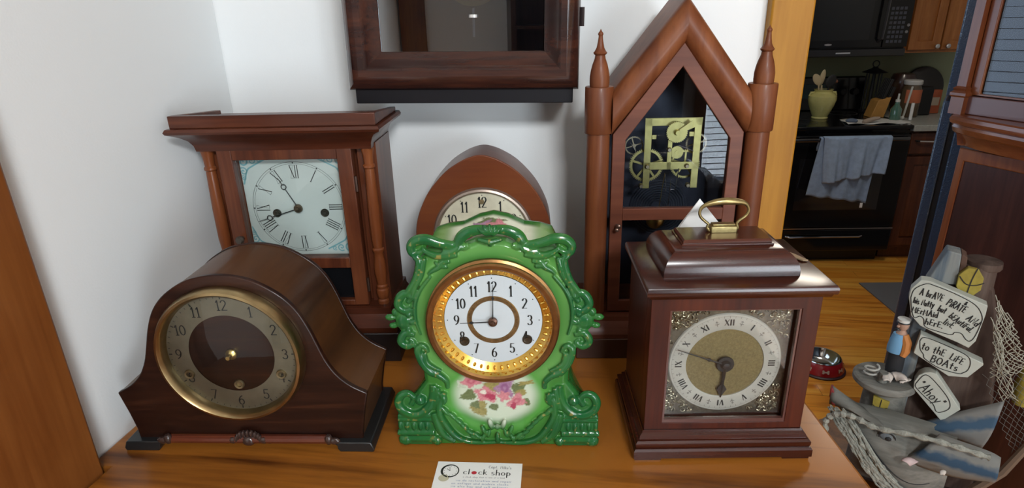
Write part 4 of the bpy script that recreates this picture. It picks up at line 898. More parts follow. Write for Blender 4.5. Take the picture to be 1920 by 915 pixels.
b = MB().lathe([(.0002, -.0150), (.025, -.0145), (.045, -.0135), (.0600, -.0122)], (CX, 0, dz), 'Y', 48); b.f = [f for f in b.f if len(f) < 20]
b.build('glass', M['glass'], bz)

# ---------------------------------------------------------------- kitchen
KO = Vector((1.525, 3.786, 0)); KM = Matrix.Translation(KO) @ Matrix.Rotation(TH, 4, 'Z')
def KP(x, y, z=0): return tuple(KM @ Vector((x, y, z)))
w_oak = wood('oak_cabinet', (.24, .085, .022), (.34, .125, .032), (.45, .18, .05), 'Z', 24, .4, .3)
w_cher = wood('cherry_cabinet', (.05, .013, .007), (.085, .024, .010), (.13, .04, .016), 'Z', 24, .4, .3)
t = thing('stove', 'black freestanding range with towels over its oven handle', 'stove', KP(0, 0), TH)
MB().box(-.49, .268, .02, .64, .08, .845).box(-.46, .24, .06, .62, 0, .08).build('body', M['black'], t)
MB().box(-.492, .270, -.012, .645, .845, .868).build('cooktop', M['black'], t, bevel=.006)
for bx, by, br in [(-.30, .17, .09), (.08, .17, .075), (-.30, .46, .075), (.08, .46, .09)]:
    MB().ringdisc((0, 0), br - .01, br, 0, 40).xf(Matrix.Translation((bx, by, .8686)) @ Matrix.Rotation(PI / 2, 4, 'X')).build('burner', plain('burner_grey', (.05, .05, .055), .3), t)
bg = MB().prism([(0, 0), (0, 0)], 0, 1) if False else MB().rings([(-.49, .268, .575, .645, .868), (-.49, .268, .60, .645, 1.085)]).build('backguard', M['black'], t, bevel=.008)
MB().box(-.20, .05, .578, .60, .95, 1.04).build('display', plain('display_glass', (.010, .035, .035), .1), bg)
for kx in (-.42, -.32, .12, .20): MB().lathe([(.022, .59), (.02, .565), (.0001, .563)], (kx, 0, .99), 'Y', 20).build('knob', M['blackmat'], bg)
dr = MB().box(-.48, .262, -.018, .02, .245, .815).build('oven_door', M['black'], t, bevel=.006)
MB().box(-.36, .14, -.0195, -.017, .36, .68).build('oven_window', plain('oven_glass', (.008, .008, .01), .05, coat=1), dr)
MB().tube([(-.44, -.018, .80), (-.44, -.062, .80), (-.42, -.066, .80), (.20, -.066, .80), (.22, -.062, .80), (.22, -.018, .80)], .011, 10).build('oven_handle', plain('handle_black', (.012, .012, .013), .15, coat=1), dr)
MB().box(-.48, .262, -.0215, -.016, .236, .243).build('chrome_strip', M['steel'], dr)
d2 = MB().box(-.48, .262, -.018, .02, .09, .232).build('drawer', M['black'], t, bevel=.006)
MB().tube([(-.38, -.020, .190), (-.36, -.034, .190), (.06, -.034, .190), (.08, -.020, .190)], .007, 8).build('drawer_handle', plain('drawer_chrome', (.35, .35, .36), .15, 1.0), d2)
def cloth(name, xl0, xr0, zt_, xl1, zl1, xr1, zr1, y0, folds, mat, zback):
    g = []; n = 44; mrows = 26
    for j in range(-6, mrows + 1):
        row = []
        for i in range(n + 1):
            f = i / n
            if j < 0:
                v_ = -j / 6; xx = xl0 + (xr0 - xl0) * f; row.append((xx, y0 + .012 + .030 * min(1, v_ * 1.2), zt_ + .006 * math.sin(min(1, v_ * 2) * PI) - max(0, v_ - .35) * zback)); continue
            v_ = j / mrows
            xl = xl0 + (xl1 - xl0) * v_; xr = xr0 + (xr1 - xr0) * v_; zb_ = zl1 + (zr1 - zl1) * f + .004 * math.sin(f * 23)
            yy = y0 + v_ ** .7 * sum(a_ * math.sin(f * w_ + p_ + v_ * 1.5) for a_, w_, p_ in folds)
            row.append((xl + (xr - xl) * f, yy - .004 * v_, zt_ + (zb_ - zt_) * v_))
        g.append(row)
    return MB().sheet(g).build(name, mat, None, smooth=80, solid=.006)
tow = plain('terry_blue_grey', (.30, .40, .56), .95, bump=.6, bscale=350, var=.12, vscale=40)
tow2 = plain('terry_grey_blue', (.25, .34, .49), .95, bump=.6, bscale=350, var=.12, vscale=40)
o = cloth('towel', -.285, .06, .8125, -.325, .475, .030, .425, -.084, [(.008, 14, .3), (.006, 25, 2)], tow2, .12); o.matrix_world = KM
tag(o, 'grey blue towel hanging lower, underneath the other towel on the oven handle', 'towel', 'towels on the oven handle')
MB().box(.0, .016, -.0885, -.0875, .395, .425).build('care_label', M['whitecard'], o)
o = cloth('towel', -.275, .105, .8185, -.245, .550, .085, .612, -.105, [(.014, 15, 1.2), (.009, 29, .4), (.004, 60, 0)], tow, .10); o.matrix_world = KM
tag(o, 'pale blue grey towel draped over the front of the other one', 'towel', 'towels on the oven handle')
# microwave over the range
t = thing('microwave', 'black over the range microwave with vertical handle and keypad', 'microwave', KP(0, .22, 1.238), TH)
MB().box(-.49, .265, .02, .43, .0, .42).build('body', M['black'], t, bevel=.004)
MB().box(-.49, .265, -.002, .02, .0, .045).build('vent_lip', plain('lip_black', (.01, .01, .012), .2, coat=.3), t, bevel=.006)
dr = MB().box(-.49, .115, -.008, .02, .052, .42).build('door', M['black'], t, bevel=.004)
MB().box(-.43, .035, -.0095, -.007, .095, .36).build('window', plain('micro_window', (.006, .007, .009), .25), dr)
MB().disc((-.195, .072), .022, -.0092, 20, .006).build('badge', plain('badge_grey', (.25, .25, .27), .4), dr)
MB().box(-.14, -.055, -.004, -.0025, .018, .026).build('lamp_reflector', plain('chrome_lip', (.9, .9, .92), .12, 1.0), t)
MB().tube([(.092, -.008, .085), (.094, -.040, .10), (.096, -.046, .2), (.098, -.046, .30), (.098, -.040, .38), (.098, -.008, .395)], .008, 8).build('handle', plain('micro_handle', (.04, .04, .045), .12, coat=1), dr)
kp = MB().box(.120, .262, -.008, .02, .052, .42).build('control_panel', M['black'], t, bevel=.002)
b = MB()
for r_ in range(8):
    for c_ in range(4): b.box(.137 + c_ * .024, .154 + c_ * .024, -.0092, -.008, .075 + r_ * .026, .091 + r_ * .026)
b.build('keypad', plain('key_grey', (.055, .06, .08), .5), kp)
MB().lathe([(.008, -.011), (.009, -.008)], (.245, 0, .135), 'Y', 14).build('round_key', plain('round_key', (.2, .2, .21), .4), kp); MB().lathe([(.008, -.011), (.009, -.008)], (.250, 0, .172), 'Y', 14).build('round_key', plain('round_key', (.2, .2, .21), .4), kp)
# cabinets
def panel_door(parent, x0, x1, z0, z1, mat, y=-.02, kn=None, kmat=None):
    d = MB().frame([(x0, z0), (x1, z0), (x1, z1), (x0, z1)], [(x0 + .05, z0 + .05), (x1 - .05, z0 + .05), (x1 - .05, z1 - .05), (x0 + .05, z1 - .05)], y, 0).build('door', mat, parent, bevel=.003)
    x0, x1, z0, z1 = x0 + .05, x1 - .05, z0 + .05, z1 - .05
    b = MB().loft([[(x0, y + .012, z0), (x1, y + .012, z0), (x1, y + .012, z1), (x0, y + .012, z1)], [(x0 + .03, y + .003, z0 + .03), (x1 - .03, y + .003, z0 + .03), (x1 - .03, y + .003, z1 - .03), (x0 + .03, y + .003, z1 - .03)]])
    b.build('raised_panel', mat, d)
    if kn: MB().lathe([(.0001, y - .028), (.013, y - .024), (.014, y - .016), (.006, y - .008), (.006, y)], (kn[0], 0, kn[1]), 'Y', 16).build('knob', kmat, d)
t = thing('wall_cabinet', 'orange oak wall cabinet with two knobbed doors beside the microwave', 'cabinet', KP(0, .34), TH)
MB().box(.300, .80, 0, .31, 1.245, 2.15).build('body', w_oak, t)
panel_door(t, .335, .525, 1.262, 2.12, w_oak, kn=(.497, 1.283), kmat=M['steel']); panel_door(t, .533, .73, 1.262, 2.12, w_oak, kn=(.561, 1.283), kmat=M['steel'])
t = thing('base_cabinet', 'dark cherry base cabinet beside the stove, mostly behind the fridge', 'cabinet', KP(0, .02), TH)
MB().box(.275, .80, .02, .62, .09, .83).box(.275, .80, .08, .62, 0, .09).build('body', w_cher, t)
for k, (a, b2) in enumerate([(.285, .53), (.54, .79)]):
    d = MB().box(a, b2, .0, .02, .69, .815).build('drawer', w_cher, t, bevel=.004)
    MB().tube([(a + .03, .0, .770), (a + .04, -.022, .770), (a + .15, -.022, .766), (a + .16, 0, .766)], .006, 8).build('drawer_handle', M['steel'], d)
    panel_door(t, a, b2, .11, .675, w_cher, 0)
o = MB().box(.272, .82, -.012, .64, .83, .866).build('countertop', plain('grey_laminate', (.36, .37, .34), .35, var=.15, vscale=80), None, bevel=.004); o.matrix_world = KM
tag(o, 'grey laminate countertop between the stove and the fridge', 'countertop')
# things on the stove and the counter
def at(x, y, z=.8685): return KP(x, y, z)
t = thing('vase', 'yellow green pottery vase holding kitchen utensils on the stove', 'vase', at(-.147, .28), TH)
vp = [(.0001, .0), (.046, .0), (.048, .006), (.044, .012), (.056, .040), (.072, .080), (.081, .115), (.080, .138), (.068, .152), (.054, .158), (.050, .164), (.053, .172), (.056, .178), (.050, .177), (.046, .166), (.046, .155), (.060, .140), (.070, .115), (.060, .08), (.03, .012), (.0001, .010)]
MB().lathe(vp, (0, 0, 0), 'Z', 40).build('vessel', plain('yellow_green_glaze', (.56, .52, .20), .25, coat=.6, var=.1, vscale=20), t)
for s in (-1, 1): MB().tube([(s * .052, 0, .160), (s * .074, 0, .158), (s * .082, 0, .138)], [.006, .008, .005], 8).build('lug', plain('yellow_green_glaze2', (.56, .52, .20), .25, coat=.6), t)
def utensil(name, label, pts, r, head, mat):
    t = thing(name, label, 'utensil', at(-.147, .28), TH, 'utensils in the yellow green vase')
    MB().tube(pts, r, 8).build('handle', mat, t)
    h_ = MB().sphere((0, 0, 0), 1, 16, (head[1], head[2], head[3]), None); h_.xf(Matrix.Translation(head[0]) @ Matrix.Rotation(head[4], 4, 'Y')); h_.build('head', mat, t)
lw = plain('pale_wood', (.52, .42, .25), .6); 
utensil('wooden_spoon', 'pale broad wooden spoon leaning left in the vase', [(-.01, 0, .03), (-.035, 0, .205)], .005, ((-.048, 0, .235), .024, .006, .040, rad(-35)), lw)
utensil('wooden_spoon', 'upright narrow wooden spatula in the vase', [(.0, .01, .03), (-.012, .01, .20)], .006, ((-.015, .01, .245), .017, .006, .050, rad(8)), lw)
utensil('spatula', 'black plastic spatula standing in the middle of the vase', [(.005, -.01, .03), (.022, -.01, .19)], .005, ((.032, -.01, .225), .030, .006, .042, rad(20)), M['blackmat'])
utensil('ladle', 'reddish brown ladle hooking out to the right of the vase', [(.012, .02, .03), (.040, .02, .18), (.045, .02, .215)], .005, ((.072, .035, .222), .024, .020, .014, rad(15)), plain('red_wood', (.25, .10, .06), .5))
t = thing('knife_block', 'slanted wooden knife block with black handled knives', 'knife block', at(.215, .30), TH)
sl = Matrix.Rotation(rad(16), 4, 'Y')
MB().prism([(-.060, 0), (.020, 0), (.045, .125), (-.030, .105)], -.045, .045).build('block', plain('block_wood', (.48, .24, .06), .45, var=.1), t, bevel=.003)
for i in range(5):
    for j in range(2): MB().box(-.010, .008, -.038 + i * .017, -.028 + i * .017, .09, .24 - j * .05, Matrix.Translation((-.028 + j * .034, 0, .0)) @ sl).build('knife', M['blackmat'], t, bevel=.002)
t = thing('candle_lantern', 'black iron lantern with ring handle on the back counter', 'lantern', at(.262, .50), TH)
MB().lathe([(.0001, 0), (.055, 0), (.058, .01), (.012, .016), (.010, .24), (.045, .245), (.075, .25), (.02, .275), (.012, .285)], (0, 0, 0), 'Z', 24).build('frame', M['blackmat'], t)
for a in range(4): MB().tube([(.05 * math.cos(a * PI / 2 + .5), .05 * math.sin(a * PI / 2 + .5), .01), (.05 * math.cos(a * PI / 2 + .5), .05 * math.sin(a * PI / 2 + .5), .246)], .004, 6).build('post', M['blackmat'], t)
MB().tube([(.020 * math.cos(k * PI / 10), 0, .302 + .020 * math.sin(k * PI / 10)) for k in range(20)], .0035, 6, True).build('ring_handle', M['blackmat'], t)
t = thing('glass_jar', 'squat clear jar with white lid and orange red label', 'jar', at(.400, .30), TH)
MB().lathe([(.0001, 0), (.052, 0), (.056, .01), (.056, .16), (.045, .185), (.043, .195)], (0, 0, 0), 'Z', 32).build('jar_body', plain('jar_brown', (.10, .065, .035), .15, coat=.6), t)
MB().lathe([(.049, .193), (.051, .197), (.051, .215), (.047, .220), (.0001, .220)], (0, 0, 0), 'Z', 32).build('lid', plain('white_plastic', (.62, .62, .60), .4), t)
b = MB().lathe([(.0565, .085), (.0565, .165)], (0, 0, 0), 'Z', 20, rad(-150), rad(-40)); b.f = b.f[:-2]; b.build('jar_label', plain('orange_label', (.50, .14, .06), .5), t)
o = MB().rings([(-.045, .045, -.04, .04, 0), (-.045, .045, -.04, .04, .165), (-.04, .04, -.035, .035, .172)]).build('canister', M['blackmat'], None, bevel=.004); o.location = at(.505, .36); o.rotation_euler = (0, 0, TH); tag(o, 'black square canister right of the jar', 'canister')
t = thing('snack_box', 'small orange red box beside the black canister', 'box', at(.60, .40), TH)
MB().box(-.04, .04, -.02, .02, 0, .145).build('carton', plain('orange_card', (.42, .10, .04), .5), t, bevel=.001)
MB().box(-.03, .03, -.0212, -.0202, .05, .10).build('carton_label', plain('pale_label', (.5, .4, .3), .5), t)
o = MB().box(-.055, .055, 0, .012, 0, .22, Matrix.Rotation(rad(-10), 4, 'X') @ Matrix.Rotation(rad(12), 4, 'Y')).build('cutting_board', plain('white_board', (.42, .45, .45), .4), None, bevel=.006); o.location = at(.625, .17, .8815); o.rotation_euler = (0, 0, TH); tag(o, 'white cutting board leaning at the end of the counter', 'cutting board')
t = thing('soap_bottle', 'clear bottle with green contents beside the knife block', 'bottle', at(.235, .14), TH)
MB().lathe([(.0001, 0), (.028, 0), (.03, .01), (.03, .07), (.014, .095), (.012, .115), (.0001, .115)], (0, 0, 0), 'Z', 24).build('bottle_body', plain('green_liquid', (.07, .16, .12), .12, coat=.8), t)
MB().lathe([(.013, .112), (.013, .125), (.006, .128), (.005, .16), (.0001, .16)], (0, 0, 0), 'Z', 16).build('pump', plain('white_pump', (.6, .62, .6), .4), t)
o = MB().tube([(0, 0, 0), (.022, 0, .19)], .006, 8).sphere((-.002, 0, .006), .012, 10).build('dish_brush', plain('brush_white', (.55, .56, .52), .5), None); o.location = at(.300, .17, .874); o.rotation_euler = (0, 0, TH); tag(o, 'white handled brush standing between bottle and jar', 'brush')
t = thing('candle', 'slim white candle in front of the glass jar', 'candle', at(.340, .16), TH)
MB().lathe([(.009, 0), (.009, .10), (.0001, .101)], (0, 0, 0), 'Z', 14).build('wax', M['whitecard'], t); MB().tube([(0, 0, .10), (.001, 0, .11)], .001, 5).build('wick', M['ink'], t)
o = MB().sheet([[(-.16 + .36 * i / 10 + .03 * j / 6, -.09 + .17 * j / 6, .002 + .004 * math.sin(i * 1.3 + j)) for i in range(11)] for j in range(7)]).build('paper_towel', plain('paper_white', (.60, .60, .58), .8), None, solid=.001); o.location = at(.07, .12, .871); o.rotation_euler = (0, 0, TH); tag(o, 'white paper lying across the right burners of the stove', 'paper')
o = MB().sphere((0, 0, .014), .022, 16, (1.5, .9, .65)).sphere((.018, -.004, .013), .016, 12, (1.2, .9, .7)).build('sponge', plain('blue_sponge', (.10, .13, .19), .8, bump=.5), None); o.location = at(-.045, .09, .869); o.rotation_euler = (0, 0, TH); tag(o, 'dark blue cloth pad on the stove right of the vase', 'sponge')
o = MB().tube([(-.04, 0, .012), (-.01, .01, .018), (.02, .0, .030), (.05, -.005, .035)], [.010, .014, .013, .008], 10).build('spoon_rest', plain('tan_ceramic', (.36, .28, .22), .5), None); o.location = at(.045, .05, .868); o.rotation_euler = (0, 0, TH); tag(o, 'tan curled spoon rest on the stove front', 'spoon rest')
o = MB().lathe([(.0001, .0), (.10, .004), (.13, .012), (.135, .020)], (0, 0, 0), 'Y', 32).build('platter', plain('dark_platter', (.03, .022, .018), .3, coat=.4), None); o.matrix_world = KM @ Matrix.Translation((.66, .60, 1.005)) @ Matrix.Rotation(rad(-6), 4, 'X'); tag(o, 'dark oval platter leaning against the kitchen wall', 'platter')
o = MB().lathe([(.0001, 0), (.04, 0), (.05, .03), (.075, .11), (.08, .19), (.06, .24), (.0001, .25)], (0, 0, 0), 'Z', 28).build('cookie_jar', plain('dark_red_brown', (.045, .018, .013), .3, coat=.4), None); o.location = at(.440, .48, .868); tag(o, 'dark reddish brown round jar behind the glass jar', 'jar')
# floor mat and the dog bowl
o = MB().box(0, .75, -.55, 0, 0, .006).build('kitchen_mat', plain('grey_mat', (.15, .15, .16), .9, bump=.5), None); o.location = (1.516, 3.469, .001); o.rotation_euler = (0, 0, TH); tag(o, 'dark grey mat on the kitchen floor', 'mat')
t = thing('dog_bowl', 'red dog bowl with white bones and a steel dish on the floor', 'bowl', (1.005, 2.512, 0), 0)
MB().lathe([(.0001, 0), (.103, 0), (.105, .006), (.098, .010), (.0975, .012)], (0, 0, 0), 'Z', 48).build('rubber_foot', plain('dark_rubber', (.04, .01, .015), .5), t)
b = MB().lathe([(.0975, .010), (.083, .058), (.078, .062), (.076, .058)], (0, 0, 0), 'Z', 48); b.f = [f for f in b.f if len(f) < 20]; rb_ = b.build('outer_shell', plain('red_plastic', (.36, .012, .018), .3, coat=.4), t)
b = MB().lathe([(.0800, .062), (.078, .0645), (.074, .0630), (.062, .030), (.045, .018), (.0001, .016)], (0, 0, 0), 'Z', 48); b.f = [f for f in b.f if not (len(f) > 20 and abs(b.v[f[0]][2] - .062) < 1e-4)]; b.build('steel_dish', plain('polished_steel', (.62, .64, .62), .12, 1.0), t)
for k in range(8):
    a = rad(-95 + 45 * k); b = MB()
    sh_ = [(-.010, 0), (.010, 0)]
    for (px, pz, r_) in [(-.010, .004, .0048), (-.010, -.004, .0048), (.010, .004, .0048), (.010, -.004, .0048)]: b.disc((px, pz), r_, 0, 14)
    b.box(-.010, .010, -.0003, .0, -.0035, .0035)
    tilt = math.atan2(.0145, .048)
    b.xf(Matrix.Rotation(a + PI / 2, 4, 'Z') @ Matrix.Translation((0, -.0915, .034)) @ Matrix.Rotation(-tilt, 4, 'X') @ Matrix.Translation((0, -.0008, 0)))
    b.build('bone_print', plain('bone_white', (.6, .55, .5), .5), rb_, smooth=0)

# ---------------------------------------------------------------- fridge
m, nt, bb_ = new_mat('pebbled_black_blue_sheen'); setp(bb_, .30, 0, .6, .5, .2); bb_.inputs['Base Color'].default_value = (.028, .060, .115, 1)  # black finish, with the blue daylight sheen painted into its base colour
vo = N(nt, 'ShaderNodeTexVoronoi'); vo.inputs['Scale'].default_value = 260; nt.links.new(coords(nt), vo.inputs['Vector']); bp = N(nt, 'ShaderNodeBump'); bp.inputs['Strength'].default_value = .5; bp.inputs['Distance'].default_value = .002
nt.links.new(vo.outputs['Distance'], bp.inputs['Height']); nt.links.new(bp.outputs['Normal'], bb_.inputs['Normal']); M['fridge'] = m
t = thing('refrigerator', 'black pebble finished refrigerator seen edge on behind the cabinet', 'refrigerator', (1.065, 2.1, 0), rad(-28))
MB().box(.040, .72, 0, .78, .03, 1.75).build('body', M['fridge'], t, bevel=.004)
MB().box(.022, .042, .006, .774, .05, 1.74).build('gasket', M['blackmat'], t)
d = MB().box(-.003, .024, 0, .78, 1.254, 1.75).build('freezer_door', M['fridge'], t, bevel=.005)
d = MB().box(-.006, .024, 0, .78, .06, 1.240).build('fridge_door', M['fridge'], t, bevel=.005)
for lx, ly in [(.08, .06), (.66, .06), (.08, .70), (.66, .70)]: MB().lathe([(.02, 0), (.02, .03)], (lx, ly, 0), 'Z', 12).build('foot', M['blackmat'], t)

# ---------------------------------------------------------------- display cabinet at the right
w_hut = wood('hutch_cherry', (.018, .006, .006), (.036, .011, .009), (.060, .019, .014), 'Z', 30, .35, .4)
w_hutl = wood('hutch_cherry_light', (.08, .020, .007), (.14, .037, .012), (.20, .062, .018), 'Z', 30, .35, .4)
w_hutX = wood('hutch_ledge', (.10, .026, .010), (.17, .046, .016), (.26, .085, .03), 'X', 30, .3, .5)
t = thing('display_cabinet', 'tall dark cherry display cabinet with glazed top behind the pirate sculpture', 'cabinet', (.85, 1.6, 0), rad(-62.9))
MB().box(.010, .90, .012, .40, .08, 1.205).box(.02, .89, .03, .39, 0, .08).build('lower_case', w_hut, t)
d = MB().frame([(.018, .10), (.455, .10), (.455, 1.20), (.018, 1.20)], [(.034, .13), (.44, .13), (.44, 1.17), (.034, 1.17)], .0, .014).build('lower_door', w_hutl, t, bevel=.002); MB().box(.034, .44, .004, .013, .13, 1.17).build('door_panel', w_hut, d); MB().sphere((.425, -.014, .72), .010, 12).tube([(.425, 0, .72), (.425, -.012, .72)], .004, 8).build('knob', M['antbrass'], d)
d = MB().frame([(.460, .10), (.895, .10), (.895, 1.20), (.460, 1.20)], [(.475, .13), (.88, .13), (.88, 1.17), (.475, 1.17)], .0, .014).build('lower_door', w_hutl, t, bevel=.002); MB().box(.475, .88, .004, .013, .13, 1.17).build('door_panel', w_hut, d); MB().sphere((.490, -.014, .72), .010, 12).tube([(.490, 0, .72), (.490, -.012, .72)], .004, 8).build('knob', M['antbrass'], d)
def ell(i, z, y0=-.030):
    n = 14; pts = [(-.020 + i, .40, z), (-.020 + i, .0, z)]
    for k in range(n + 1):
        f = k / n; pts.append((-.028 + i + .02 * (f == 0) + f * (.956 - 2 * i), y0 + i - .055 * math.sin(PI * f) + (.008 if k in (0, n) else 0), z))
    pts += [(.92 - i, .0, z), (.92 - i, .40, z)]
    return pts
MB().loft([ell(.030, 1.205), ell(.024, 1.225), ell(.022, 1.232), ell(.010, 1.238), ell(.006, 1.250), ell(.008, 1.256), ell(.002, 1.260), ell(0, 1.268), ell(.002, 1.276), ell(.006, 1.279)]).build('waist_ledge', w_hutX, t, smooth=30)
MB().box(-.012, .905, .0, .37, 1.279, 1.322).build('upper_base', plain('hutch_rail', (.12, .048, .040), .4, coat=.3), t, bevel=.002)
b = MB().box(.028, .90, .355, .37, 1.322, 2.16).box(.885, .90, .01, .37, 1.322, 2.16).box(-.010, .004, .02, .37, 1.322, 2.16).box(-.012, .905, .0, .37, 2.10, 2.18)
b.build('upper_case', w_hut, t)
for cx_ in (-.006, .897):
    b = MB().rings([(cx_ - .016, cx_ + .016, -.014, .018, 1.279), (cx_ - .016, cx_ + .016, -.014, .018, 1.318), (cx_ - .019, cx_ + .019, -.017, .02, 1.322), (cx_ - .019, cx_ + .019, -.017, .02, 1.328), (cx_ - .014, cx_ + .014, -.012, .016, 1.333), (cx_ - .016, cx_ + .016, -.014, .018, 1.338), (cx_ - .011, cx_ + .011, -.010, .014, 1.343), (cx_ - .011, cx_ + .011, -.010, .014, 2.12)])
    b.build('pilaster', w_hutl, t, smooth=30)
for x0, x1 in ((.006, .448), (.452, .885)):
    d = MB().frame([(x0, 1.324), (x1, 1.324), (x1, 2.10), (x0, 2.10)], [(x0 + .024, 1.328), (x1 - .024, 1.328), (x1 - .024, 2.075), (x0 + .024, 2.075)], .004, .020).build('glazed_door', w_hutl, t, bevel=.002)
    MB().box(x0 + .024, x1 - .024, .010, .013, 1.328, 2.075).build('door_pane', pane('cabinet_glass', (.55, .58, .62), .9), d)
for z_ in (1.58, 1.84): MB().box(.006, .884, .03, .355, z_, z_ + .014).build('shelf', w_hut, t)

# ---------------------------------------------------------------- sculpture stand and the pirate sculpture
t = thing('pedestal_table', 'small dark pedestal table under the pirate sculpture', 'table', (.565, 1.045, 0), rad(-24))
MB().lathe([(.0001, .664), (.15, .664), (.155, .672), (.155, .680), (.150, .686), (.0001, .686)], (0, 0, 0), 'Z', 40).build('tabletop', M['topdark'], t)
MB().lathe([(.05, .02), (.035, .06), (.020, .12), (.026, .30), (.018, .40), (.028, .60), (.05, .664)], (0, 0, 0), 'Z', 24).build('pedestal', M['topdark'], t)
for k in range(3):
    a = rad(90 + 120 * k); MB().tube([(.02 * math.cos(a), .02 * math.sin(a), .10), (.08 * math.cos(a), .08 * math.sin(a), .07), (.14 * math.cos(a), .14 * math.sin(a), .012)], [.018, .015, .012], 8).build('leg', M['topdark'], t)
gw_ = wood('driftwood', (.06, .06, .055), (.125, .125, .11), (.22, .215, .19), 'X', 30, .8, .0, 1.4)
gwb = wood('driftwood_blue', (.035, .055, .075), (.085, .11, .135), (.20, .21, .20), 'Z', 26, .8, .0, 2.0)
dkw = wood('driftwood_dark', (.025, .014, .010), (.055, .033, .025), (.10, .07, .055), 'Z', 30, .8, .0, 1.2)
pw = plain('painted_sign', (.40, .42, .37), .7, var=.08, vscale=40); yel = plain('yellow_paint', (.28, .22, .03), .7, var=.25, vscale=60)
ink2 = plain('marker_ink', (.010, .010, .010), .7)
T = thing('pirate_sculpture', 'carved driftwood pirate house sculpture with painted sign boards and net', 'sculpture', (.50, 1.00, .60), rad(-24))
S0 = lambda pts, y0, y1, name, mat, bev=.001, par=None: MB().prism(pts, y0, y1).build(name, mat, par or T, bevel=bev)
S0([(-.02, .086), (.20, .086), (.20, .105), (-.01, .108)], .0, .11, 'base', dkw)
# crooked house
S0([(.030, .107), (.175, .107), (.170, .28), (.150, .42), (.128, .50), (.105, .515), (.048, .512), (.030, .42), (.026, .30)], .022, .085, 'house', dkw, .004)
S0([(.024, .20), (.050, .20), (.052, .42), (.040, .50), (.030, .43)], .012, .05, 'blue_wall', gwb, .003)
S0([(.0545, .556), (.074, .5535), (.078, .500), (.036, .495)], .016, .050, 'chimney', gwb, .002); S0([(.0745, .5530), (.083, .548), (.088, .495), (.0785, .498)], .020, .050, 'chimney_side', plain('brown_side', (.08, .04, .025), .8), .001)
b = MB().lathe([(.0001, .44), (.029, .44), (.026, .535), (.0001, .536)], (.101, .040, 0), 'Z', 28).build('lookout', dkw, T)
b.rotation_euler = (0, 0, 0)
S0(circ(.0925, .511, .0175, 8, PI / 8, .0260), .008, .020, 'lookout_window', yel, .001)
b = MB(); ribbon(b, cr([(.098, .538), (.094, .515), (.092, .484)], 5), .0072, .0016, .0016); ribbon(b, cr([(.078, .519), (.088, .508), (.100, .508), (.110, .514)], 5), .0072, .0016, .0016)
b.build('window_bars', ink2, T)
MB().lathe([(.0001, .529), (.024, .529), (.026, .533), (.025, .5415), (.0001, .543)], (.107, .040, 0), 'Z', 24).build('lookout_cap', dkw, T)
# sign boards with lettering
def sign(pts, border, words, y):
    s_ = S0(pts, y, y + .020, 'sign_board', pw, .0008)
    b = MB(); ribbon(b, cr(border, 4, False), y - .0006, .0013, .0013)
    for tx, x_, z_, h_, a_, sx in words: write(b, tx, x_, z_, h_ * 1.1, y - .0006, .0014, .0017, rad(a_), sx, .14, True, .05)
    b.build('lettering', ink2, s_, smooth=0)
sign([(.0165, .476), (.0170, .491), (.0276, .5096), (.0400, .510), (.1195, .4853), (.1200, .4700), (.1172, .4214), (.1108, .4071), (.0950, .4127), (.0599, .4221), (.0407, .4289), (.0252, .4442)],
     [(.0194, .4763), (.0219, .4921), (.0357, .5045), (.0499, .5031), (.0788, .4949), (.1047, .4829), (.1165, .4658), (.1170, .4501), (.1140, .4281), (.1095, .4196), (.1035, .4222), (.0968, .4299), (.0882, .4299), (.0841, .4244), (.0646, .4257), (.0477, .4296), (.0437, .4418), (.0376, .4462), (.0301, .4419), (.0235, .4582), (.0194, .4763)],
     [('A brAVE', .0465, .4875, .0108, -7, .60), ('PiRATE', .0820, .4760, .0108, -19, .60), ('&', .0925, .4830, .0055, -20, .9), ('ANd', .1075, .4560, .0100, -30, .80), ('his Nutty', .0385, .4715, .0092, -4, .56), ('but', .0650, .4655, .0092, -15, .62), ('bEAutiFuL', .0935, .4490, .0092, -30, .70), ('MErMAid', .0430, .4550, .0095, -2, .75), ('livE', .0780, .4430, .0095, -24, .75), ('hErE.', .0590, .4385, .0095, -4, .9)], -.012)
sign([(.0445, .4129), (.1347, .3849), (.1354, .3814), (.1206, .3535), (.0954, .3477), (.0411, .376)],
     [(.0458, .401), (.0514, .409), (.0773, .404), (.1089, .394), (.1181, .3833), (.1181, .3680), (.1128, .3603), (.1066, .3570), (.0812, .3590), (.0588, .370), (.0550, .3778), (.0490, .386), (.0458, .401)],
     [('to thE', .0670, .3910, .0115, -8, .78), ('LiFE', .1010, .3830, .0110, -14, .75), ('BOAts', .0860, .3700, .0115, -10, .95)], -.010)
sign([(.0517, .323), (.0560, .338), (.0628, .3451), (.0710, .3485), (.0791, .3478), (.1228, .2922), (.1022, .2609), (.0531, .3101)],
     [(.0545, .3208), (.062, .3396), (.0713, .340), (.0900, .323), (.1037, .3064), (.1082, .2922), (.1028, .2822), (.0926, .277), (.0850, .290), (.0711, .3003), (.0560, .314), (.0545, .3208)],
     [('"Ahoy"', .0790, .3090, .0150, -38, .85)], -.012)
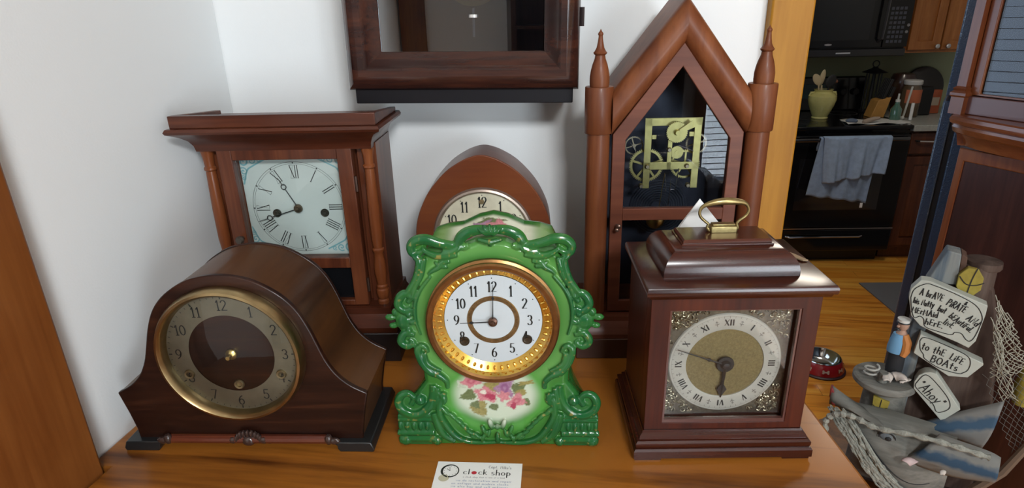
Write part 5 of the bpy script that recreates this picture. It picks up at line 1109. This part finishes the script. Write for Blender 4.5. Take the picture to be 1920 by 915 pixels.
# balcony, its round support with a window, and what lies on it
MB().lathe([(.0001, .294), (.046, .294), (.050, .298), (.050, .306), (.047, .309), (.0001, .310)], (.010, .010, 0), 'Z', 36).build('balcony', gw_, T)
MB().lathe([(.040, .107), (.038, .16), (.036, .22), (.033, .296)], (.016, .020, 0), 'Z', 28).build('round_tower', gw_, T)
S0([(-.0015, .2790), (.0245, .2740), (.0205, .2380), (.0010, .2420)], -.0175, -.010, 'lower_window', yel, .0008)
b = MB(); ribbon(b, [(.0120, .276), (.0105, .240)], -.0182, .0013, .0013); ribbon(b, cr([(.000, .262), (.011, .256), (.0225, .262)], 4), -.0182, .0013, .0013); b.build('window_bars', ink2, T)
shl = plain('pale_shell', (.50, .45, .40), .5, var=.2, vscale=90)
def shell(x_, y_, z_, r_, rz, mat=shl):
    b = MB(); n = 12; g = []
    for i in range(7):
        f = i / 6; g.append([(r_ * f * math.sin(rad(-60 + 120 * k / n)) * 1.1, -r_ * .45 * math.sin(f * PI * .8) * (1 + .12 * (k % 2)), r_ * (f * math.cos(rad(-60 + 120 * k / n)) - .4)) for k in range(n + 1)])
    b.sheet(g); o = b.build('shell', mat, T, solid=.0012, smooth=60); o.location = (x_, y_, z_); o.rotation_euler = (rad(-55), 0, rz)
shell(.012, -.018, .318, .018, 1.2); shell(.030, -.012, .322, .016, -.6); shell(.040, -.016, .318, .014, -2.2); shell(.066, -.078, .206, .014, .4, plain('pink_shell', (.50, .38, .37), .5)); shell(.1130, -.074, .2015, .009, 1.1)
MB().tube([(-.012 + .011 * math.cos(k * .5), -.006 + .011 * math.sin(k * .5), .313 + .0007 * k) for k in range(28)], .0018, 6).build('rope_coil', plain('rope_white', (.42, .42, .38), .8), T)
MB().lathe([(.0001, 0), (.008, 0), (.007, .018), (.0001, .018)], (.006, -.016, .312), 'Z', 14).build('driftwood_peg', gw_, T)
# the little sailor on the balcony
fig = MB().loft([[(.020 + rx * math.cos(a * PI / 8), .010 + ry * math.sin(a * PI / 8), z_) for a in range(16)] for rx, ry, z_ in [(.010, .008, .311), (.0125, .010, .330), (.0125, .010, .350), (.0120, .010, .362), (.0145, .011, .375), (.0130, .010, .392), (.0070, .007, .401), (.0050, .005, .405), (.0078, .0078, .410), (.0088, .0085, .417), (.0070, .007, .424)]])
fig.sphere((.0125, .003, .4130), .0026, 8)
f_ = fig.build('sailor_figure', plain('sailor_skin', (.40, .24, .17), .7), T)
f_['label'] = 'little painted sailor with moustache'
MB().loft([[(.020 + rx * math.cos(a * PI / 8), .010 + ry * math.sin(a * PI / 8), z_) for a in range(16)] for rx, ry, z_ in [(.0112, .0090, .3105), (.0135, .0108, .330), (.0132, .0108, .352), (.0130, .0108, .363)]]).build('trousers', plain('black_cloth', (.012, .012, .014), .8), f_)
MB().loft([[(.0175 + rx * math.cos(a * PI / 8), .0085 + ry * math.sin(a * PI / 8), z_) for a in range(16)] for rx, ry, z_ in [(.0145, .0115, .362), (.0150, .0120, .372), (.0130, .0115, .385), (.0100, .0085, .398)]]).build('blue_shirt', plain('blue_shirt', (.13, .30, .48), .7), f_)
MB().tube([(.0240, .0075, .397), (.0295, .0040, .385), (.0300, .0020, .370), (.0275, .0000, .360)], [.0070, .0082, .0076, .0055], 10).build('orange_sleeve', plain('orange_coat', (.45, .17, .04), .7), f_)
MB().lathe([(.0001, .419), (.0090, .419), (.0096, .4205), (.0092, .4225), (.0100, .4265), (.0001, .4275)], (.019, .009, 0), 'Z', 20).build('white_cap', plain('cap_white', (.62, .62, .58), .6), f_)
MB().lathe([(.0096, .4190), (.0103, .4198), (.0097, .4215)], (.019, .009, 0), 'Z', 20).build('cap_peak', M['ink'], f_)
MB().tube([(.0085, .0010, .4075), (.0120, -.0005, .4095), (.0165, -.0002, .4070)], [.0012, .0020, .0012], 6).build('moustache', M['ink'], f_)
# the whale-like boat hulls
g = []
for i in range(25):
    f = i / 24; xc = -.056 + .185 * f; top = .250 + .010 * math.sin(f * 3.0) - .002 * f; bot = .232 - .135 * math.sin(min(1, f * 1.25) * PI / 2) ** 1.2
    bul = .050 * math.sin(PI * min(.95, .08 + f * .9)) ; row = []
    for k in range(13):
        v_ = k / 12; row.append((xc + .018 * v_ * (1 - f), -.030 - bul * math.sin(PI * v_ * .85 + .15) + .02, top + (bot - top) * v_))
    g.append(row)
MB().sheet(g).build('boat_hull', gw_, T, solid=.006, smooth=60)
hl = plain('hull_line', (.02, .02, .022), .7)
def hull_pt(f, v_):
    xc = -.056 + .185 * f; top = .250 + .010 * math.sin(f * 3.0) - .002 * f; bot = .232 - .135 * math.sin(min(1, f * 1.25) * PI / 2) ** 1.2; bul = .050 * math.sin(PI * min(.95, .08 + f * .9))
    return (xc + .018 * v_ * (1 - f), -.030 - bul * math.sin(PI * v_ * .85 + .15) + .0165, top + (bot - top) * v_)
MB().tube([hull_pt(.12 + .75 * k / 30, .40 + .32 * math.sin(k / 30 * 2.0)) for k in range(31)], .0009, 5).build('mouth_line', hl, T)
ec = Vector(hull_pt(.45, .24)) + Vector((0, -.003, 0)); eb = MB().sphere(tuple(ec), .012, 16, (1.1, .5, .8)).build('eye', gwb, T)
MB().tube([tuple(ec + Vector((.0125 * math.cos(a * .42), -.0058, .0098 * math.sin(a * .42)))) for a in range(0, 9)], .0011, 6).build('eye_lid', ink2, T); MB().sphere(tuple(ec + Vector((0.002, -.0055, -.002))), .0048, 12, (1, .5, .9)).build('pupil', ink2, T)
g = []
for i in range(13):
    f = i / 12; xc = -.066 + .085 * f; top = .281 - .040 * f - .005 * math.sin(f * PI); bot = .245 - .004 * f
    g.append([(xc, -.022 - .02 * math.sin(PI * k / 6) * (.3 + f), top + (bot - top) * k / 6) for k in range(7)])
MB().sheet(g).build('bow', gw_, T, solid=.007, smooth=60)
S0([(-.0690, .2790), (-.0655, .2800), (-.0560, .2640), (-.0560, .2440), (-.0625, .2470), (-.0685, .2620)], -.030, -.014, 'red_bow_tip', plain('red_paint', (.20, .018, .018), .7), .002)
def bent(pts_top, pts_bot, y, bulge, name, mat):
    a_ = cr(pts_top, 6); b_ = cr(pts_bot, 6); n = min(len(a_), len(b_)); g = []
    for i in range(n):
        g.append([(a_[i][0] + (b_[i][0] - a_[i][0]) * k / 8, y - bulge * math.sin(PI * k / 8), a_[i][1] + (b_[i][1] - a_[i][1]) * k / 8) for k in range(9)])
    return MB().sheet(g).build(name, mat, T, solid=.008, smooth=60)
def stripe(name, c1, c2, zc, zw, slope):
    m, nt, b = new_mat(name); setp(b, .8); tc = N(nt, 'ShaderNodeTexCoord'); sp = N(nt, 'ShaderNodeSeparateXYZ'); nt.links.new(tc.outputs['Object'], sp.inputs[0])
    a = N(nt, 'ShaderNodeMath', operation='MULTIPLY_ADD'); a.inputs[1].default_value = -slope; nt.links.new(sp.outputs['X'], a.inputs[0]); nt.links.new(sp.outputs['Z'], a.inputs[2])
    n_ = N(nt, 'ShaderNodeTexNoise'); n_.inputs['Scale'].default_value = 60; nt.links.new(tc.outputs['Object'], n_.inputs['Vector'])
    a2 = N(nt, 'ShaderNodeMath', operation='MULTIPLY_ADD'); a2.inputs[1].default_value = .016; nt.links.new(n_.outputs['Fac'], a2.inputs[0]); nt.links.new(a.outputs[0], a2.inputs[2])
    s2 = N(nt, 'ShaderNodeMath', operation='SUBTRACT'); s2.inputs[1].default_value = zc; nt.links.new(a2.outputs[0], s2.inputs[0]); ab = N(nt, 'ShaderNodeMath', operation='ABSOLUTE'); nt.links.new(s2.outputs[0], ab.inputs[0])
    mr = N(nt, 'ShaderNodeMapRange'); mr.inputs[1].default_value = zw * .4; mr.inputs[2].default_value = zw; nt.links.new(ab.outputs[0], mr.inputs[0])
    mx = N(nt, 'ShaderNodeMixRGB'); mx.inputs[1].default_value = (*c2, 1); mx.inputs[2].default_value = (*c1, 1); nt.links.new(mr.outputs[0], mx.inputs[0]); nt.links.new(mx.outputs[0], b.inputs['Base Color'])
    return m
bent([(.0785, .2420), (.1250, .2850), (.1754, .3248)], [(.0800, .2380), (.1300, .2330), (.1650, .2290), (.1900, .2750), (.1970, .3080)][:3], -.005, .012, 'upper_plank', stripe('plank_blue_up', (.17, .17, .16), (.03, .07, .12), .208, .016, .52))
bent([(.1000, .2560), (.1637, .2503), (.1830, .2430)], [(.0560, .1880), (.1261, .1850), (.1840, .1980)], -.045, .016, 'lower_plank', stripe('plank_blue_low', (.17, .17, .155), (.02, .055, .10), .232, .014, -.02))
MB().tube([(.150, -.010, .100), (.172, -.012, .150), (.200, -.010, .195), (.222, -.006, .262)], [.008, .008, .007, .006], 8).build('bent_branch', plain('branch', (.13, .085, .055), .8), T)
# rope along the gunwale and the fishing nets
rope = plain('rope_grey', (.27, .275, .235), .9, bump=.8, bscale=400, var=.3, vscale=120)
q = cr([(-.060, -.052, .190), (-.066, -.050, .222), (-.052, -.056, .246), (-.025, -.060, .2525), (.010, -.068, .249), (.064, -.072, .2580), (.120, -.072, .2585), (.166, -.068, .2530)], 8)
MB().tube(q, [.0048 + .0016 * math.sin(i * 1.7) for i in range(len(q))], 8).build('gunwale_rope', rope, T)
def netting(name, A, B, n, m_, y, jig, mat, r=.0007):
    P = {}
    for i in range(n + 1):
        for j in range(m_ + 1):
            f, v_ = i / n, j / m_; a_ = [A[0][k] + (A[1][k] - A[0][k]) * f for k in (0, 1)]; b_ = [B[0][k] + (B[1][k] - B[0][k]) * f for k in (0, 1)]
            P[i, j] = (a_[0] + (b_[0] - a_[0]) * v_ + random.uniform(-jig, jig), y + random.uniform(-jig, jig) * 1.5 - .01 * math.sin(PI * f), a_[1] + (b_[1] - a_[1]) * v_ + random.uniform(-jig, jig))
    b = MB()
    for i in range(n + 1):
        for j in range(m_ + 1):
            if i < n and j < m_: b.tube([P[i, j], P[i + 1, j + 1]], r, 4)
            if i < n and j > 0: b.tube([P[i, j], P[i + 1, j - 1]], r, 4)
    o = b.build(name, mat, T); o['kind'] = 'stuff'; return o
netm = plain('net_cord', (.32, .31, .25), .9)
netting('fishing_net', [(.128, .500), (.150, .360)], [(.150, .470), (.196, .385)], 15, 6, -.004, .0025, netm)
netting('fishing_net', [(.128, .470), (.168, .330)], [(.140, .450), (.188, .330)], 12, 4, -.010, .003, netm, .0006)
netting('fishing_net', [(.140, .360), (.205, .230)], [(.200, .380), (.240, .260)], 9, 6, .000, .001, plain('net_cord_dark', (.10, .10, .09), .9), .0004)
b = MB()
for i in range(60):
    f0 = random.uniform(0, .25); s0 = random.uniform(-.012, .010)
    b.tube([(hp_[0] - .010 + s0, hp_[1] - .012 + random.uniform(-.006, .006), hp_[2] + s0 * .8) for hp_ in [hull_pt(max(0, f), min(1, .15 + .9 * (f ** .5))) for f in np.linspace(f0, f0 + .55, 12)]], .0017, 5)
o = b.build('net_bundle', rope, T); o['kind'] = 'stuff'
MB().lathe([(.0001, .305), (.012, .308), (.016, .34), (.012, .372), (.0001, .376)], (.203, .03, 0), 'Z', 16).build('lantern_float', yel, T)

# ---------------------------------------------------------------- ceiling lamps
for nm, lab, (lx, ly) in [('ceiling_lamp', 'round flush ceiling lamp above and behind the viewer', (.60, -1.15)), ('ceiling_lamp', 'round flush ceiling lamp in the kitchen', (1.2, 2.5))]:
    t = thing(nm, lab, 'lamp', (lx, ly, 2.40), 0)
    MB().lathe([(.0001, .04), (.20, .04), (.20, .005), (.19, .0), (.0001, .0)], (0, 0, 0), 'Z', 32).build('housing', plain('lamp_white', (.8, .8, .8), .5), t)
